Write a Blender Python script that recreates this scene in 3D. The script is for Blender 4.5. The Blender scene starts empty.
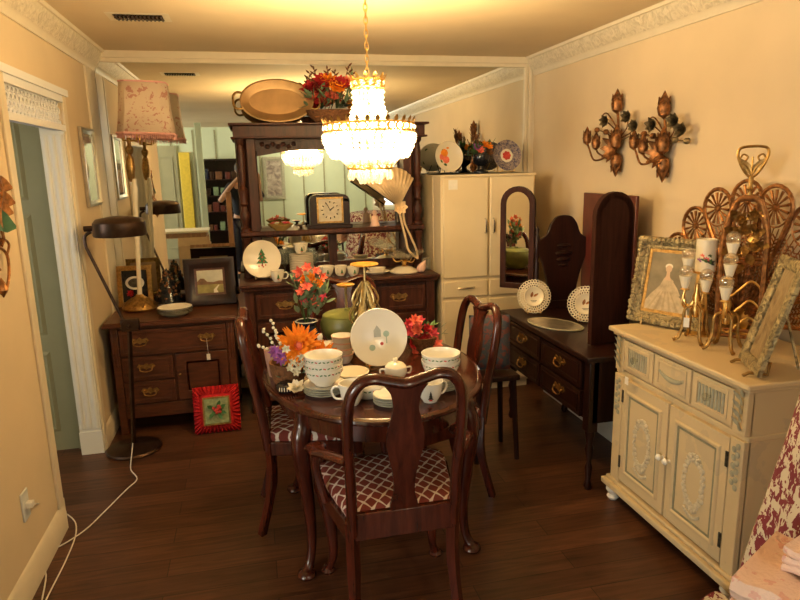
import bpy, bmesh, math, random
from math import sin, cos, pi, radians
from mathutils import Vector as V, Matrix as MX, noise
R = random.Random(11)
SC = bpy.context.scene
COL = SC.collection
# ---------------------------------------------------------------- camera (fitted to the room's vanishing points)
FPX, CH = 635.64, 1.64
def _cam():
    d = V((249.05-400, 169.54-300, FPX)).normalized()
    n = V((1, -.0224, 0)).cross(d).normalized()
    if n.y > 0: n = -n
    r = d.cross(n)
    if r.x < 0: r = -r
    return MX((r, d, n))
CM = _cam()
def P(x, y, axis, val):
    """the point of the plane axis = val that lies under pixel (x, y) of the photograph"""
    w = CM @ V((x-400, y-300, FPX)); c = V((0, 0, CH))
    return c + w*((val-c[axis])/w[axis])
cam = bpy.data.objects.new('camera', bpy.data.cameras.new('camera')); COL.objects.link(cam)
xr, up, bk = CM @ V((1, 0, 0)), CM @ V((0, -1, 0)), CM @ V((0, 0, -1))
cam.matrix_world = MX(((xr.x, up.x, bk.x, 0), (xr.y, up.y, bk.y, 0), (xr.z, up.z, bk.z, CH), (0, 0, 0, 1)))
cam.data.sensor_width = 36; cam.data.lens = FPX/800*36; cam.data.clip_start = .02
SC.camera = cam
# ---------------------------------------------------------------- mesh builder
def Tm(loc=(0, 0, 0), rx=0, ry=0, rz=0, s=1):
    m = MX.Translation(V(loc)) @ MX.Rotation(rz, 4, 'Z') @ MX.Rotation(ry, 4, 'Y') @ MX.Rotation(rx, 4, 'X')
    return m @ (MX.Scale(s, 4) if not isinstance(s, (tuple, list)) else MX.Diagonal((*s, 1)))
def along(a, b):
    """frame whose z runs from a to b"""
    a, b = V(a), V(b)
    return MX.Translation(a) @ (b-a).to_track_quat('Z', 'Y').to_matrix().to_4x4()
class MB:
    def __init__(s): s.v = []; s.f = []; s.mi = []; s.mats = []; s.c = 0
    def m(s, mat):
        if mat not in s.mats: s.mats.append(mat)
        s.c = s.mats.index(mat); return s
    def add(s, vs, fs, T=None):
        o = len(s.v)
        s.v += [(T @ V(v)) if T else V(v) for v in vs]
        for f in fs: s.f.append([i+o for i in f]); s.mi.append(s.c)
        return s
    def bx(s, x0, x1, y0, y1, z0, z1, T=None):
        vs = [(x, y, z) for x in (x0, x1) for y in (y0, y1) for z in (z0, z1)]
        return s.add(vs, [(0, 1, 3, 2), (4, 6, 7, 5), (0, 4, 5, 1), (2, 3, 7, 6), (0, 2, 6, 4), (1, 5, 7, 3)], T)
    def loops(s, L, closed=True, cap=True, around=False, T=None):
        n = len(L[0]); vs = [p for l in L for p in l]; fs = []
        k = len(L)
        for i in range(k if around else k-1):
            a, b = i*n, ((i+1) % k)*n
            for j in range(n if closed else n-1):
                j2 = (j+1) % n; fs.append((a+j, a+j2, b+j2, b+j))
        if cap and not around and closed: fs += [tuple(range(n))[::-1], tuple(range((k-1)*n, k*n))]
        return s.add(vs, fs, T)
    def lathe(s, prof, n=20, T=None, cap=True, sx=1, sy=1):
        L = [[(max(r, 1e-4)*cos(2*pi*j/n)*sx, max(r, 1e-4)*sin(2*pi*j/n)*sy, z) for j in range(n)] for r, z in prof]
        return s.loops(L, True, cap, False, T)
    def tube(s, pts, r, n=8, closed=False, flat=None, T=None):
        pts = [V(p) for p in pts]; k = len(pts); L = []
        t0 = (pts[1]-pts[0]).normalized()
        ref = V((0, 0, 1)) if abs(t0.z) < .9 else V((1, 0, 0))
        u = t0.cross(ref).normalized()
        for i, p in enumerate(pts):
            a = pts[i-1] if (i or closed) else p; b = pts[(i+1) % k] if (i < k-1 or closed) else p
            t = (b-a).normalized(); u = (u-t*u.dot(t)).normalized(); w = t.cross(u)
            rr = r[i] if isinstance(r, (list, tuple)) else r
            fa, fb = flat or (1, 1)
            L.append([p+u*cos(2*pi*j/n)*rr*fa+w*sin(2*pi*j/n)*rr*fb for j in range(n)])
        return s.loops(L, True, not closed, closed, T)
    def prism(s, out, t, T=None):
        L = [[(x, y, 0) for x, y in out], [(x, y, t) for x, y in out]]
        return s.loops(L, True, True, False, T)
    def ring(s, out, prof, T=None):
        """sweep a profile (outward, depth) round a closed outline in the xz plane; depth runs towards -y"""
        n = len(out); L = []
        nm = []
        for i in range(n):
            a, b, c = V(out[i-1]), V(out[i]), V(out[(i+1) % n])
            e1 = (b-a).normalized(); e2 = (c-b).normalized()
            n1 = V((e1.y, -e1.x)); n2 = V((e2.y, -e2.x)); q = (n1+n2).normalized()
            nm.append(q/max(q.dot(n1), .4))
        for o, d in prof: L.append([(out[i][0]+nm[i].x*o, -d, out[i][1]+nm[i].y*o) for i in range(n)])
        return s.loops(L, True, False, True, T)
    def ball(s, c, r, nu=12, nv=8, sc=(1, 1, 1), T=None):
        L = [[(c[0]+r*sc[0]*sin(pi*i/nv)*cos(2*pi*j/nu), c[1]+r*sc[1]*sin(pi*i/nv)*sin(2*pi*j/nu), c[2]-r*sc[2]*cos(pi*i/nv)) for j in range(nu)] for i in range(1, nv)]
        return s.loops(L, True, True, False, T)
    def sheet(s, fn, nu, nv, T=None):
        vs = [fn(i/nu, j/nv) for i in range(nu+1) for j in range(nv+1)]
        return s.add(vs, [(i*(nv+1)+j, (i+1)*(nv+1)+j, (i+1)*(nv+1)+j+1, i*(nv+1)+j+1) for i in range(nu) for j in range(nv)], T)
    def petal(s, c, d, n, L, W, curl=.3, prof=(.35, 1, .85, .12)):
        c, d, n = V(c), V(d).normalized(), V(n).normalized(); w = d.cross(n).normalized(); vs = []
        k = len(prof)-1
        for i, q in enumerate(prof):
            t = i/k; p = c+d*L*t+n*(curl*L*t*t)
            vs += [p-w*W*q*.5, p+n*(-.1*W*q), p+w*W*q*.5]
        fs = []
        for i in range(k): a = i*3; fs += [(a, a+1, a+4, a+3), (a+1, a+2, a+5, a+4)]
        return s.add(vs, fs)
    def flower(s, c, n, r, layers=((8, .9, .35), (6, .65, .9)), W=.55, curl=.15):
        n = V(n).normalized(); t1 = n.orthogonal().normalized(); t2 = n.cross(t1); c = V(c)
        for k, (m, q, tilt) in enumerate(layers):
            for i in range(m):
                a = 2*pi*(i+.5*k)/m+R.uniform(-.15, .15); d = (t1*cos(a)+t2*sin(a))*cos(tilt)+n*sin(tilt)
                s.petal(c, d, n, r*q*R.uniform(.9, 1.1), r*W, curl)
        return s
    def build(s, name, mat=None, parent=None, bevel=0, sub=0, solid=0, ang=38, flat=False, kind=None, label=None):
        me = bpy.data.meshes.new(name); me.from_pydata([tuple(v) for v in s.v], [], s.f)
        for mm in (s.mats or [mat]): me.materials.append(mm)
        if s.mats: me.polygons.foreach_set('material_index', s.mi)
        bm = bmesh.new(); bm.from_mesh(me)
        if not flat or bevel: bmesh.ops.recalc_face_normals(bm, faces=bm.faces)
        bm.to_mesh(me); bm.free()
        o = bpy.data.objects.new(name, me); COL.objects.link(o)
        if parent: o.parent = parent
        if not flat:
            me.polygons.foreach_set('use_smooth', [True]*len(me.polygons))
            me.set_sharp_from_angle(angle=radians(ang))
        if solid: q = o.modifiers.new('s', 'SOLIDIFY'); q.thickness = solid; q.offset = 0
        if bevel: q = o.modifiers.new('b', 'BEVEL'); q.width = bevel; q.segments = 2; q.limit_method = 'ANGLE'; q.angle_limit = radians(40)
        if sub: q = o.modifiers.new('u', 'SUBSURF'); q.levels = q.render_levels = sub
        if kind: o['kind'] = kind
        if label: o['label'] = label
        return o
def tag(o, label, cat, group=None):
    o['label'] = label; o['category'] = cat
    if group: o['group'] = group
    return o
def thing(name, label, cat, loc=(0, 0, 0), rz=0, group=None):
    o = bpy.data.objects.new(name, None); COL.objects.link(o); o.location = loc; o.rotation_euler = (0, 0, rz); o.empty_display_size = .05
    return tag(o, label, cat, group)
def dup(o, loc=None, rz=None, label=None, parent=None):
    c = o.copy(); COL.objects.link(c)
    if parent: c.parent = parent
    if loc is not None: c.location = loc
    if rz is not None: c.rotation_euler = (0, 0, rz)
    if label: c['label'] = label
    for k in list(o.children): dup(k, parent=c)
    return c
def arc(cx, cy, rx, ry, a0, a1, n): return [(cx+rx*cos(a0+(a1-a0)*i/n), cy+ry*sin(a0+(a1-a0)*i/n)) for i in range(n+1)]
def oval(rx, ry, n=32): return arc(0, 0, rx, ry, 0, 2*pi*(1-1/n), n-1)
def rect(w, h, z0=0): return [(-w/2, z0), (w/2, z0), (w/2, z0+h), (-w/2, z0+h)]
def smooth(pts, k=6, closed=False):
    """Catmull-Rom through points"""
    pts = [V(p) for p in pts]; n = len(pts); out = []
    for i in range(n if closed else n-1):
        g = (lambda j: pts[j % n]) if closed else (lambda j: pts[min(max(j, 0), n-1)])
        a, b, c, d = g(i-1), g(i), g(i+1), g(i+2)
        for q in range(k):
            t = q/k; out.append(.5*((2*b)+(c-a)*t+(2*a-5*b+4*c-d)*t*t+(3*b-a-3*c+d)*t**3))
    if not closed: out.append(pts[-1])
    return out
# ---------------------------------------------------------------- materials
def nmat(name, rough=.5, metal=0, spec=.5):
    m = bpy.data.materials.new(name); m.use_nodes = True
    b = m.node_tree.nodes['Principled BSDF']
    b.inputs['Roughness'].default_value = rough; b.inputs['Metallic'].default_value = metal
    b.inputs['Specular IOR Level'].default_value = spec
    return m, m.node_tree.nodes, m.node_tree.links, b
def mapped(N, L, scale, coord='Object', rot=(0, 0, 0)):
    t = N.new('ShaderNodeTexCoord'); q = N.new('ShaderNodeMapping'); q.inputs['Scale'].default_value = scale; q.inputs['Rotation'].default_value = rot
    L.new(t.outputs[coord], q.inputs['Vector']); return q.outputs['Vector']
def ramp(N, L, src, stops, interp='LINEAR'):
    r = N.new('ShaderNodeValToRGB'); e = r.color_ramp.elements; r.color_ramp.interpolation = interp
    while len(e) < len(stops): e.new(.5)
    for k, (p, c) in zip(e, stops): k.position = p; k.color = (*c, 1)
    L.new(src, r.inputs['Fac']); return r.outputs['Color']
def noisef(N, L, vec, scale, detail=3, dist=0):
    n = N.new('ShaderNodeTexNoise'); n.inputs['Scale'].default_value = scale; n.inputs['Detail'].default_value = detail; n.inputs['Distortion'].default_value = dist
    L.new(vec, n.inputs['Vector']); return n.outputs['Fac']
def bump(N, L, b, h, strength, dist=.01):
    q = N.new('ShaderNodeBump'); q.inputs['Strength'].default_value = strength; q.inputs['Distance'].default_value = dist
    L.new(h, q.inputs['Height']); L.new(q.outputs['Normal'], b.inputs['Normal'])
def plain(name, c, rough=.5, metal=0, spec=.5, var=.12, scale=25, bmp=0):
    m, N, L, b = nmat(name, rough, metal, spec)
    f = noisef(N, L, mapped(N, L, (1, 1, 1)), scale)
    L.new(ramp(N, L, f, [(.3, [x*(1-var) for x in c]), (.7, [min(1, x*(1+var)) for x in c])]), b.inputs['Base Color'])
    if bmp: bump(N, L, b, f, bmp)
    return m
def wood(name, c1, c2, rough=.3, sc=(14, 14, 1.6), spec=.5, bmp=.05):
    m, N, L, b = nmat(name, rough, 0, spec)
    f = noisef(N, L, mapped(N, L, sc), 3, 5, .6)
    L.new(ramp(N, L, f, [(.3, c1), (.72, c2)]), b.inputs['Base Color']); bump(N, L, b, f, bmp, .004)
    return m
def blotch(name, base, spots, scale, th=.56, rough=.8, extra=None, bmp=0):
    """cloth printed with clusters of colour"""
    m, N, L, b = nmat(name, rough, 0, .2)
    vec = mapped(N, L, (1, 1, 1))
    f = noisef(N, L, vec, scale, 5, .8); g = noisef(N, L, vec, scale*4, 2)
    x = N.new('ShaderNodeMath'); x.operation = 'MULTIPLY_ADD'; x.inputs[1].default_value = .3; L.new(g, x.inputs[0]); L.new(f, x.inputs[2])
    st = [(0, base), (th+.13, base), (th+.15, spots)]
    if extra: st = [(0, extra), (.48, extra), (.5, base)] + st[1:]
    L.new(ramp(N, L, x.outputs[0], st), b.inputs['Base Color'])
    if bmp: bump(N, L, b, g, bmp)
    return m
def emit(name, c, s):
    m = bpy.data.materials.new(name); m.use_nodes = True; N = m.node_tree.nodes; N.clear()
    e = N.new('ShaderNodeEmission'); e.inputs[0].default_value = (*c, 1); e.inputs[1].default_value = s
    o = N.new('ShaderNodeOutputMaterial'); m.node_tree.links.new(e.outputs[0], o.inputs[0]); return m
def glassy(name, tint=(1, 1, 1), clear=.75, rough=.03):
    """thin glass: part clear, part reflecting, a little milky"""
    m = bpy.data.materials.new(name); m.use_nodes = True; N = m.node_tree.nodes; L = m.node_tree.links; N.clear()
    o = N.new('ShaderNodeOutputMaterial'); t = N.new('ShaderNodeBsdfTransparent'); t.inputs[0].default_value = (*tint, 1)
    g = N.new('ShaderNodeBsdfGlossy'); g.inputs['Roughness'].default_value = rough; tr = N.new('ShaderNodeBsdfTranslucent'); tr.inputs[0].default_value = (*tint, 1)
    a = N.new('ShaderNodeMixShader'); a.inputs[0].default_value = .5; L.new(g.outputs[0], a.inputs[1]); L.new(tr.outputs[0], a.inputs[2])
    f = N.new('ShaderNodeMixShader'); f.inputs[0].default_value = 1-clear; L.new(t.outputs[0], f.inputs[1]); L.new(a.outputs[0], f.inputs[2]); L.new(f.outputs[0], o.inputs[0])
    return m
def floor_mat():
    m, N, L, b = nmat('floor_planks', .38, 0, .4)
    vec = mapped(N, L, (1, 1, 1))
    br = N.new('ShaderNodeTexBrick'); br.offset = .37; L.new(vec, br.inputs['Vector'])
    for k, v in (('Scale', 1), ('Brick Width', 1.2), ('Row Height', .125), ('Mortar Size', .0022), ('Mortar Smooth', .3), ('Bias', 0)): br.inputs[k].default_value = v
    br.inputs['Color1'].default_value = (.098, .042, .022, 1); br.inputs['Color2'].default_value = (.053, .022, .012, 1); br.inputs['Mortar'].default_value = (.014, .006, .003, 1)
    f = noisef(N, L, mapped(N, L, (1.5, 16, 1)), 3, 6, .7)
    mx = N.new('ShaderNodeMix'); mx.data_type = 'RGBA'; mx.blend_type = 'MULTIPLY'; mx.inputs[0].default_value = 1
    L.new(br.outputs['Color'], mx.inputs[6]); L.new(ramp(N, L, f, [(.25, (.5, .45, .4)), (.75, (1.5, 1.4, 1.3))]), mx.inputs[7]); L.new(mx.outputs[2], b.inputs['Base Color'])
    bump(N, L, b, f, .12, .004); return m
def trellis_mat():
    m, N, L, b = nmat('trellis_fabric', .85, 0, .15)
    sp = N.new('ShaderNodeSeparateXYZ'); L.new(mapped(N, L, (1, 1, 1)), sp.inputs[0])
    def mt(op, a, c=None):
        q = N.new('ShaderNodeMath'); q.operation = op
        for i, z in enumerate((a, c)):
            if z is None: continue
            if isinstance(z, (int, float)): q.inputs[i].default_value = z
            else: L.new(z, q.inputs[i])
        return q.outputs[0]
    u, v = mt('MULTIPLY', sp.outputs[0], pi/.052), mt('MULTIPLY', sp.outputs[1], pi/.066)
    u2 = mt('ADD', u, mt('MULTIPLY', mt('SINE', mt('MULTIPLY', v, 2)), .28)); v2 = mt('ADD', v, mt('MULTIPLY', mt('SINE', mt('MULTIPLY', u, 2)), .28))
    a = mt('ABSOLUTE', mt('SINE', mt('ADD', u2, v2))); c = mt('ABSOLUTE', mt('SINE', mt('SUBTRACT', u2, v2)))
    d = mt('MINIMUM', a, c)
    L.new(ramp(N, L, d, [(0, (.60, .53, .48)), (.17, (.60, .53, .48)), (.23, (.16, .035, .028)), (1, (.16, .035, .028))]), b.inputs['Base Color'])
    return m
MAHOG = wood('mahogany', (.030, .006, .003), (.085, .016, .008), .2)
TABLEW = wood('table_mahogany', (.03, .007, .004), (.075, .017, .009), .14)
OAK = wood('walnut_chest', (.05, .015, .007), (.125, .036, .015), .36, (3, 14, 14))
SBW = wood('sideboard_wood', (.03, .008, .004), (.09, .025, .012), .42, (14, 14, 2), .35)
DARK = wood('dark_dresser_wood', (.010, .0035, .003), (.028, .008, .005), .36, (14, 14, 1.6), .3)
PANELW = wood('red_panel_wood', (.07, .012, .008), (.12, .022, .013), .35)
TAN = wood('tan_wood', (.22, .1, .04), (.4, .2, .09), .45)
BRASS = plain('brass', (.78, .50, .17), .28, 1, .5, .2, 30)
OLDBR = plain('aged_brass', (.38, .23, .08), .42, 1, .5, .35, 60, .1)
GILT = plain('gilt_copper', (.34, .15, .055), .42, .85, .5, .5, 50, .1)
DKMET = plain('dark_bronze', (.07, .04, .027), .33, .85, .5, .25, 25)
SCON = plain('sconce_copper', (.24, .105, .04), .46, .85, .5, .6, 45, .3)
ROSEM = plain('antique_rose_metal', (.26, .20, .11), .4, .8, .5, .5, 60)
IRON = plain('blackened_metal', (.09, .085, .07), .45, .7, .5, .4, 70)
CREAM = plain('cream_ceramic', (.82, .74, .58), .2, 0, .5, .03, 8)
WHITEC = plain('white_ceramic', (.84, .81, .73), .18, 0, .5, .03, 8)
PINKC = plain('peach_ceramic', (.80, .52, .40), .35, 0, .5, .06, 12)
WALL = plain('wall_paint', (.70, .56, .37), .75, 0, .2, .035, 3, .04)
CEIL = plain('ceiling_paint', (.68, .54, .35), .8, 0, .2, .05, 2, .05)
TRIM = plain('trim_white', (.75, .65, .48), .45, 0, .4, .03, 12)
PGREEN = plain('pale_green_paint', (.60, .66, .47), .7, 0, .2, .04, 3)
SAGE = plain('sage_door_paint', (.30, .28, .165), .5, 0, .3, .05, 6)
HOOS = plain('cream_enamel', (.72, .59, .37), .4, 0, .4, .03, 5)
WHITEB = plain('white_box_paint', (.68, .70, .68), .5, 0, .3, .04, 9)
PALE = blotch('distressed_cream_paint', (.60, .47, .28), (.54, .43, .27), 5, .60, .6)
GROOVE = plain('olive_groove', (.25, .235, .155), .7, 0, .3, .15, 30)
FRAMEW = wood('mirror_frame_wood', (.02, .006, .004), (.05, .014, .008), .6, (14, 14, 1.6), .15)
PALEG = plain('grey_green_wash', (.38, .36, .26), .65, 0, .3, .15, 30)
MIRROR, _n, _l, _b = nmat('mirror_glass', .015, 1); _b.inputs['Base Color'].default_value = (.84, .86, .82, 1)
def carved(name, c1, c2, scale=45, metal=.4):
    m, N, L, b = nmat(name, .5, metal, .4)
    f = noisef(N, L, mapped(N, L, (1, 1, 1)), scale, 4, 1.2)
    L.new(ramp(N, L, f, [(.35, c1), (.62, c2)]), b.inputs['Base Color']); bump(N, L, b, f, 1, .012); return m
CARVED = carved('carved_gilt', (.15, .115, .06), (.45, .36, .19))
RELIEF = carved('plaster_relief', (.60, .51, .36), (.76, .66, .49), 28, 0)
FLOORM = floor_mat(); TREL = trellis_mat()
SHADEM = blotch('floral_shade_cloth', (.74, .60, .46), (.58, .30, .24), 26, .60, .85)
TOILE = blotch('toile_cloth', (.66, .59, .48), (.21, .04, .055), 34, .50, .85)
PINKQ = blotch('pink_quilt', (.80, .57, .48), (.74, .42, .36), 26, .62, .9, bmp=.5)
PINKP = plain('pink_trim', (.78, .42, .38), .85, 0, .2, .1, 20)
REDF = plain('red_fabric', (.55, .025, .03), .9, 0, .1, .25, 40, .5)
GREENF = plain('green_canvas', (.28, .33, .18), .9, 0, .1, .2, 60)
LEAF = plain('leaf_green', (.06, .12, .035), .55, 0, .3, .4, 20)
LEAF2 = plain('grey_leaf', (.16, .22, .12), .6, 0, .3, .3, 20)
ORANGE = plain('orange_petal', (.92, .27, .02), .6, 0, .2, .25, 30)
CORAL = plain('coral_petal', (.85, .19, .12), .6, 0, .2, .25, 30)
REDP = plain('crimson_petal', (.42, .02, .025), .6, 0, .2, .3, 30)
PINKF = plain('pink_petal', (.80, .10, .14), .6, 0, .2, .3, 30)
PURPLE = plain('purple_petal', (.30, .10, .36), .6, 0, .2, .3, 30)
WHITEF = plain('white_petal', (.80, .76, .60), .6, 0, .2, .1, 30)
BLACK = plain('black_ceramic', (.012, .012, .015), .2, 0, .5, .2, 20)
NAVY = plain('navy_glaze', (.015, .02, .05), .15, 0, .6, .2, 20)
BASKET = plain('wicker', (.16, .07, .03), .7, 0, .2, .4, 80, .8)
GLASS = glassy('clear_glass', (.96, .98, .95), .72)
BALLG = glassy('cut_glass_ball', (1, .98, .94), .62, .04)
COPPER = plain('dull_copper', (.42, .26, .12), .45, .75, .5, .12, 12)
PAPER = plain('paper', (.78, .74, .66), .8, 0, .2, .05, 30)
CARD = plain('cardboard', (.50, .33, .19), .85, 0, .2, .08, 10)
GREEN = plain('tree_green', (.05, .16, .05), .6, 0, .3, .3, 60)
REDD = plain('red_enamel', (.55, .05, .04), .4, 0, .4, .2, 40)
# ================================================================ the room
XL, XR, D, H = -.965, 2.194, 4.80, 2.43
YF, XW, XE = -3.2, -4.4, 3.4
def S(name, mb, mat=None, **k): return mb.build(name, mat, None, kind='structure', **k)
S('floor', MB().bx(XW, XE, YF, D+.1, -.06, 0), FLOORM, flat=True)
S('ceiling', MB().bx(XW, XE, YF, D+.1, H, H+.08), CEIL, flat=True)
DY0, DY1, DZ, WT = 3.02, 3.89, 1.885, .115
S('wall_left', MB().bx(XL-WT, XL, 2.0, DY0, 0, H).bx(XL-WT, XL, DY1, D, 0, H).bx(XL-WT, XL, DY0, DY1, DZ+.16, H), WALL, flat=True)
S('wall_right', MB().bx(XR, XR+.1, -.4, D+.1, 0, H), WALL, flat=True)
S('wall_back', MB().bx(XL-1.6, XR, D, D+.1, 0, H), WALL, flat=True)
mf = MB().m(PGREEN).bx(XW, XE, YF-.1, YF, 0, H).m(SAGE)
for i in range(20):
    x = XW+.2+i*.4
    if x < XE: mf.bx(x, x+.025, YF, YF+.012, .1, H-.05)
S('wall_front', mf, flat=True)
S('wall_far_left', MB().bx(XW-.1, XW, YF, 2.0, 0, H), PGREEN, flat=True)
S('wall_far_right', MB().bx(XE, XE+.1, YF, -.4, 0, H).bx(XR+.1, XE, -.4, -.3, 0, H), PGREEN, flat=True)
S('wall_hall', MB().bx(XW, XL-WT, 1.9, 2.0, 0, H).bx(XL-1.7, XL-1.6, 2.0, D, 0, H), PGREEN, flat=True)
# mirrored back wall, with its top moulding and corner strips
mw = tag(MB().bx(XL, 2.115, D-.012, D, .09, 2.365).build('wall_mirror', MIRROR, flat=True), 'huge frameless mirror covering the back wall behind the furniture', 'mirror')
def mould(x0, x1, y0, y1, prof):
    """run a moulding along the wall line; prof = (out, z) from the wall"""
    dx, dy = x1-x0, y1-y0; l = math.hypot(dx, dy); nx, ny = -dy/l, dx/l
    return [[(x+nx*o, y+ny*o, z) for o, z in prof] for x, y in ((x0, y0), (x1, y1))]
CRA = [(0, 2.30), (.012, 2.30), (.018, 2.325), (.03, 2.335)]; CRB = [(0, 2.335), (.026, 2.335), (.045, 2.36), (.068, 2.395), (.072, 2.412), (0, 2.412)]; CRC = [(0, 2.412), (.085, 2.412), (.09, H), (0, H)]
def crown(n, x0, x1, y0, y1):
    mb = MB()
    for p, m in ((CRA+[(0, 2.335)], TRIM), (CRB, RELIEF), (CRC, TRIM)): mb.m(m).loops(mould(x0, x1, y0, y1, p))
    return S('trim_%d' % n, mb)
crown(1, XL, XL, D-.02, 2.0); crown(2, XR, XR, -.3, D-.02)
S('trim_3', MB().m(TRIM).bx(XL, XR, D-.05, D, 2.385, H).bx(XL, XR, D-.03, D, 2.36, 2.385), flat=True)
S('trim_4', MB().bx(2.112, 2.13, D-.03, D, 0, 2.36).bx(2.145, 2.17, D-.03, D, 0, 2.36).bx(2.13, XR, D-.018, D, 0, 2.36), TRIM, flat=True)
S('trim_5', MB().bx(XL, XL+.012, D-.28, D-.25, .1, 2.30).bx(XL, XL+.008, D-.25, D-.02, .1, 2.30), TRIM, flat=True)
BB = [(0, 0), (.018, 0), (.018, .085), (.010, .105), (.006, .12), (0, .125)]
S('baseboard_left', MB().loops(mould(XL, XL, DY0-.001, 2.0, BB)).loops(mould(XL, XL, D, DY1+.01, BB)), TRIM)
S('baseboard_right', MB().loops(mould(XR, XR, -.3, D, BB)), TRIM)
# doorway: fluted jambs, lattice header, panelled green door beyond
JAMB = plain('jamb_white', (.74, .70, .61), .45, 0, .4, .02, 6)
def fluted(x0, x1, y0, y1, facing):
    mb = MB().bx(x0, x1, y0, y1, 0, DZ)
    n = 3
    for i in range(n):
        c = x0+(x1-x0)*(i+.5)/n; w = (x1-x0)/n*.33; yy = y0 if facing < 0 else y1
        mb.lathe([(w, .16), (w, DZ-.04)], 16, Tm((c, yy, 0), s=(1, .45, 1)))
    mb.bx(x0-.002, x1+.004, min(y0, y1)-.006, max(y0, y1)+.002, 0, .14)
    return mb
S('trim_6', fluted(XL-WT, XL+.004, DY1-.03, DY1, -1), JAMB)
S('trim_7', fluted(XL-WT, XL+.004, DY0, DY0+.025, 1), TRIM)
S('trim_8', MB().bx(XL, XL+.014, DY1-.002, DY1+.06, 0, 2.07).bx(XL, XL+.014, DY0-.06, DY0+.002, 0.125, 2.07), TRIM, bevel=.004)
fr = MB().bx(XL-.03, XL+.012, DY0, DY1, DZ-.02, DZ+.012).bx(XL-.03, XL+.012, DY0, DY1, DZ+.13, DZ+.165).bx(XL-.03, XL+.026, DY0-.06, DY1+.07, DZ+.165, DZ+.2)
for zi in range(4):
    for yi in range(17):
        y, z = DY0+.03+yi*.051, DZ+.022+zi*.032
        if zi % 2: y += .025
        if y < DY1-.02: fr.tube([(XL-.012, y+.019*cos(2*pi*k/10), z+.014*sin(2*pi*k/10)) for k in range(10)], .0055, 5, True)
S('trim_9', fr)
S('trim_10', MB().bx(XL-WT, XL-.04, DY0, DY1, DZ+.06, DZ+.17), TRIM, flat=True)
def panel_door(n, x0, x1, yf, z1, mat, rows, knob=None):
    mb = MB().bx(x0, x1, yf, yf+.04, 0, z1); w = x1-x0
    for a, b in rows:
        mb.ring([(x0+.09, a), (x1-.09, a), (x1-.09, b), (x0+.09, b)], [(0, 0), (-.02, .012), (-.03, .004), (-.06, .016), (-.06, 0)], Tm((0, yf, 0)))
    return S('door_%d' % n, mb, mat)
panel_door(1, XL-WT-.62, XL-WT-.04, 3.97, 2.05, SAGE, [(.12, .62), (.72, 1.42), (1.5, 1.97)])
S('trim_11', MB().bx(XL-1.6, XL-WT, 4.01, 4.1, 0, H).bx(XL-WT-.04, XL-WT, 3.955, 4.01, 0, H), SAGE, flat=True)
# ceiling vent
def vent(loc, lab):
    t = thing('ceiling_vent', lab, 'vent', loc)
    MB().ring(rect(.24, .12, -.06), [(0, 0), (.035, 0), (.035, .008), (0, .012)], Tm(rx=radians(-90))).build('frame', TRIM, t)
    MB().bx(-.12, .12, -.06, .06, -.003, -.001).build('duct', BLACK, t, flat=True)
    mb = MB()
    for i in range(12): mb.bx(-.112+i*.02, -.104+i*.02, -.06, .06, -.009, -.003)
    mb.bx(-.12, .12, -.012, -.006, -.01, -.003).build('louvre', DKMET, t, flat=True)
    return t
v = P(139, 17, 2, H); vent((v.x, v.y, H-.001), 'white air vent with dark louvres in the ceiling near the left wall')
# outlet with plug and cord on the left wall, near camera
o = P(24, 505, 0, XL); t = thing('wall_outlet', 'white electrical outlet with a plug low on the left wall', 'outlet', (XL+.0005, o.y, o.z))
MB().bx(0, .008, -.035, .035, -.06, .06).build('cover_plate', WHITEB, t, bevel=.003)
MB().bx(.008, .035, -.014, .014, -.012, .014).build('plug', PAPER, t, bevel=.004)
pts = [(XL+.04, o.y, o.z)]+[P(x, y, 2, .1) for x, y in ((48, 505),)]+[P(x, y, 2, .006) for x, y in ((72, 518), (76, 533), (66, 560), (46, 600))]
pts += [P(43, 612, 2, .006)]
pts2 = [P(x, y, 2, .006) for x, y in ((41, 606), (46, 575), (40, 562), (43, 552), (60, 546), (85, 530), (105, 511), (126, 490), (137, 479), (131, 470))]+[P(131, 461, 2, .012), P(132, 452, 2, .034), P(133, 441, 2, .042)]
cd = MB().tube(smooth(pts+pts2, 5), .0032, 6).build('power_cord', PAPER)
tag(cd, 'thin pale cord looping over the floor from the outlet to the bronze lamp', 'cord')
# ================================================================ generic makers
def bail(parent, x, z, y, w=.085, mat=OLDBR, name='drawer_pull'):
    """brass pull: shaped backplate with a hanging bail, on a face looking towards -y"""
    mb = MB().m(mat)
    out = [(x+w*.5*a, z+w*.28*b) for a, b in ((-1, .2), (-.75, .75), (-.3, .5), (0, .9), (.3, .5), (.75, .75), (1, .2), (.7, -.35), (.3, -.2), (0, -.5), (-.3, -.2), (-.7, -.35))]
    mb.loops([[(p, y, q) for p, q in out], [(p, y-.004, q) for p, q in out]])
    for s in (-1, 1): mb.ball((x+s*w*.33, y-.01, z+.004), .007, 8, 6)
    mb.tube(smooth([(x-w*.33, y-.014, z+.004), (x-w*.3, y-.02, z-.016), (x, y-.022, z-.024), (x+w*.3, y-.02, z-.016), (x+w*.33, y-.014, z+.004)], 4), .0035, 6)
    return mb.build(name, None, parent)
def knob(parent, p, r, mat, d=(0, -1, 0), name='knob'):
    p = V(p); return MB().lathe([(r*.4, 0), (r*.35, r*.6), (r*.9, r), (r, r*1.5), (r*.7, r*2), (0, r*2.15)], 12, along(p, p+V(d))).build(name, mat, parent)
def front(mb, x0, x1, z0, z1, y, lip=.02, t=.018):
    """drawer or door face with a moulded edge, facing -y"""
    mb.bx(x0, x1, y-t, y+.002, z0, z1)
    mb.ring([(x0+lip, z0+lip), (x1-lip, z0+lip), (x1-lip, z1-lip), (x0+lip, z1-lip)], [(0, 0), (0, .005), (-.008, .003), (-.008, 0)], Tm((0, y-t, 0)))
    return mb
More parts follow.
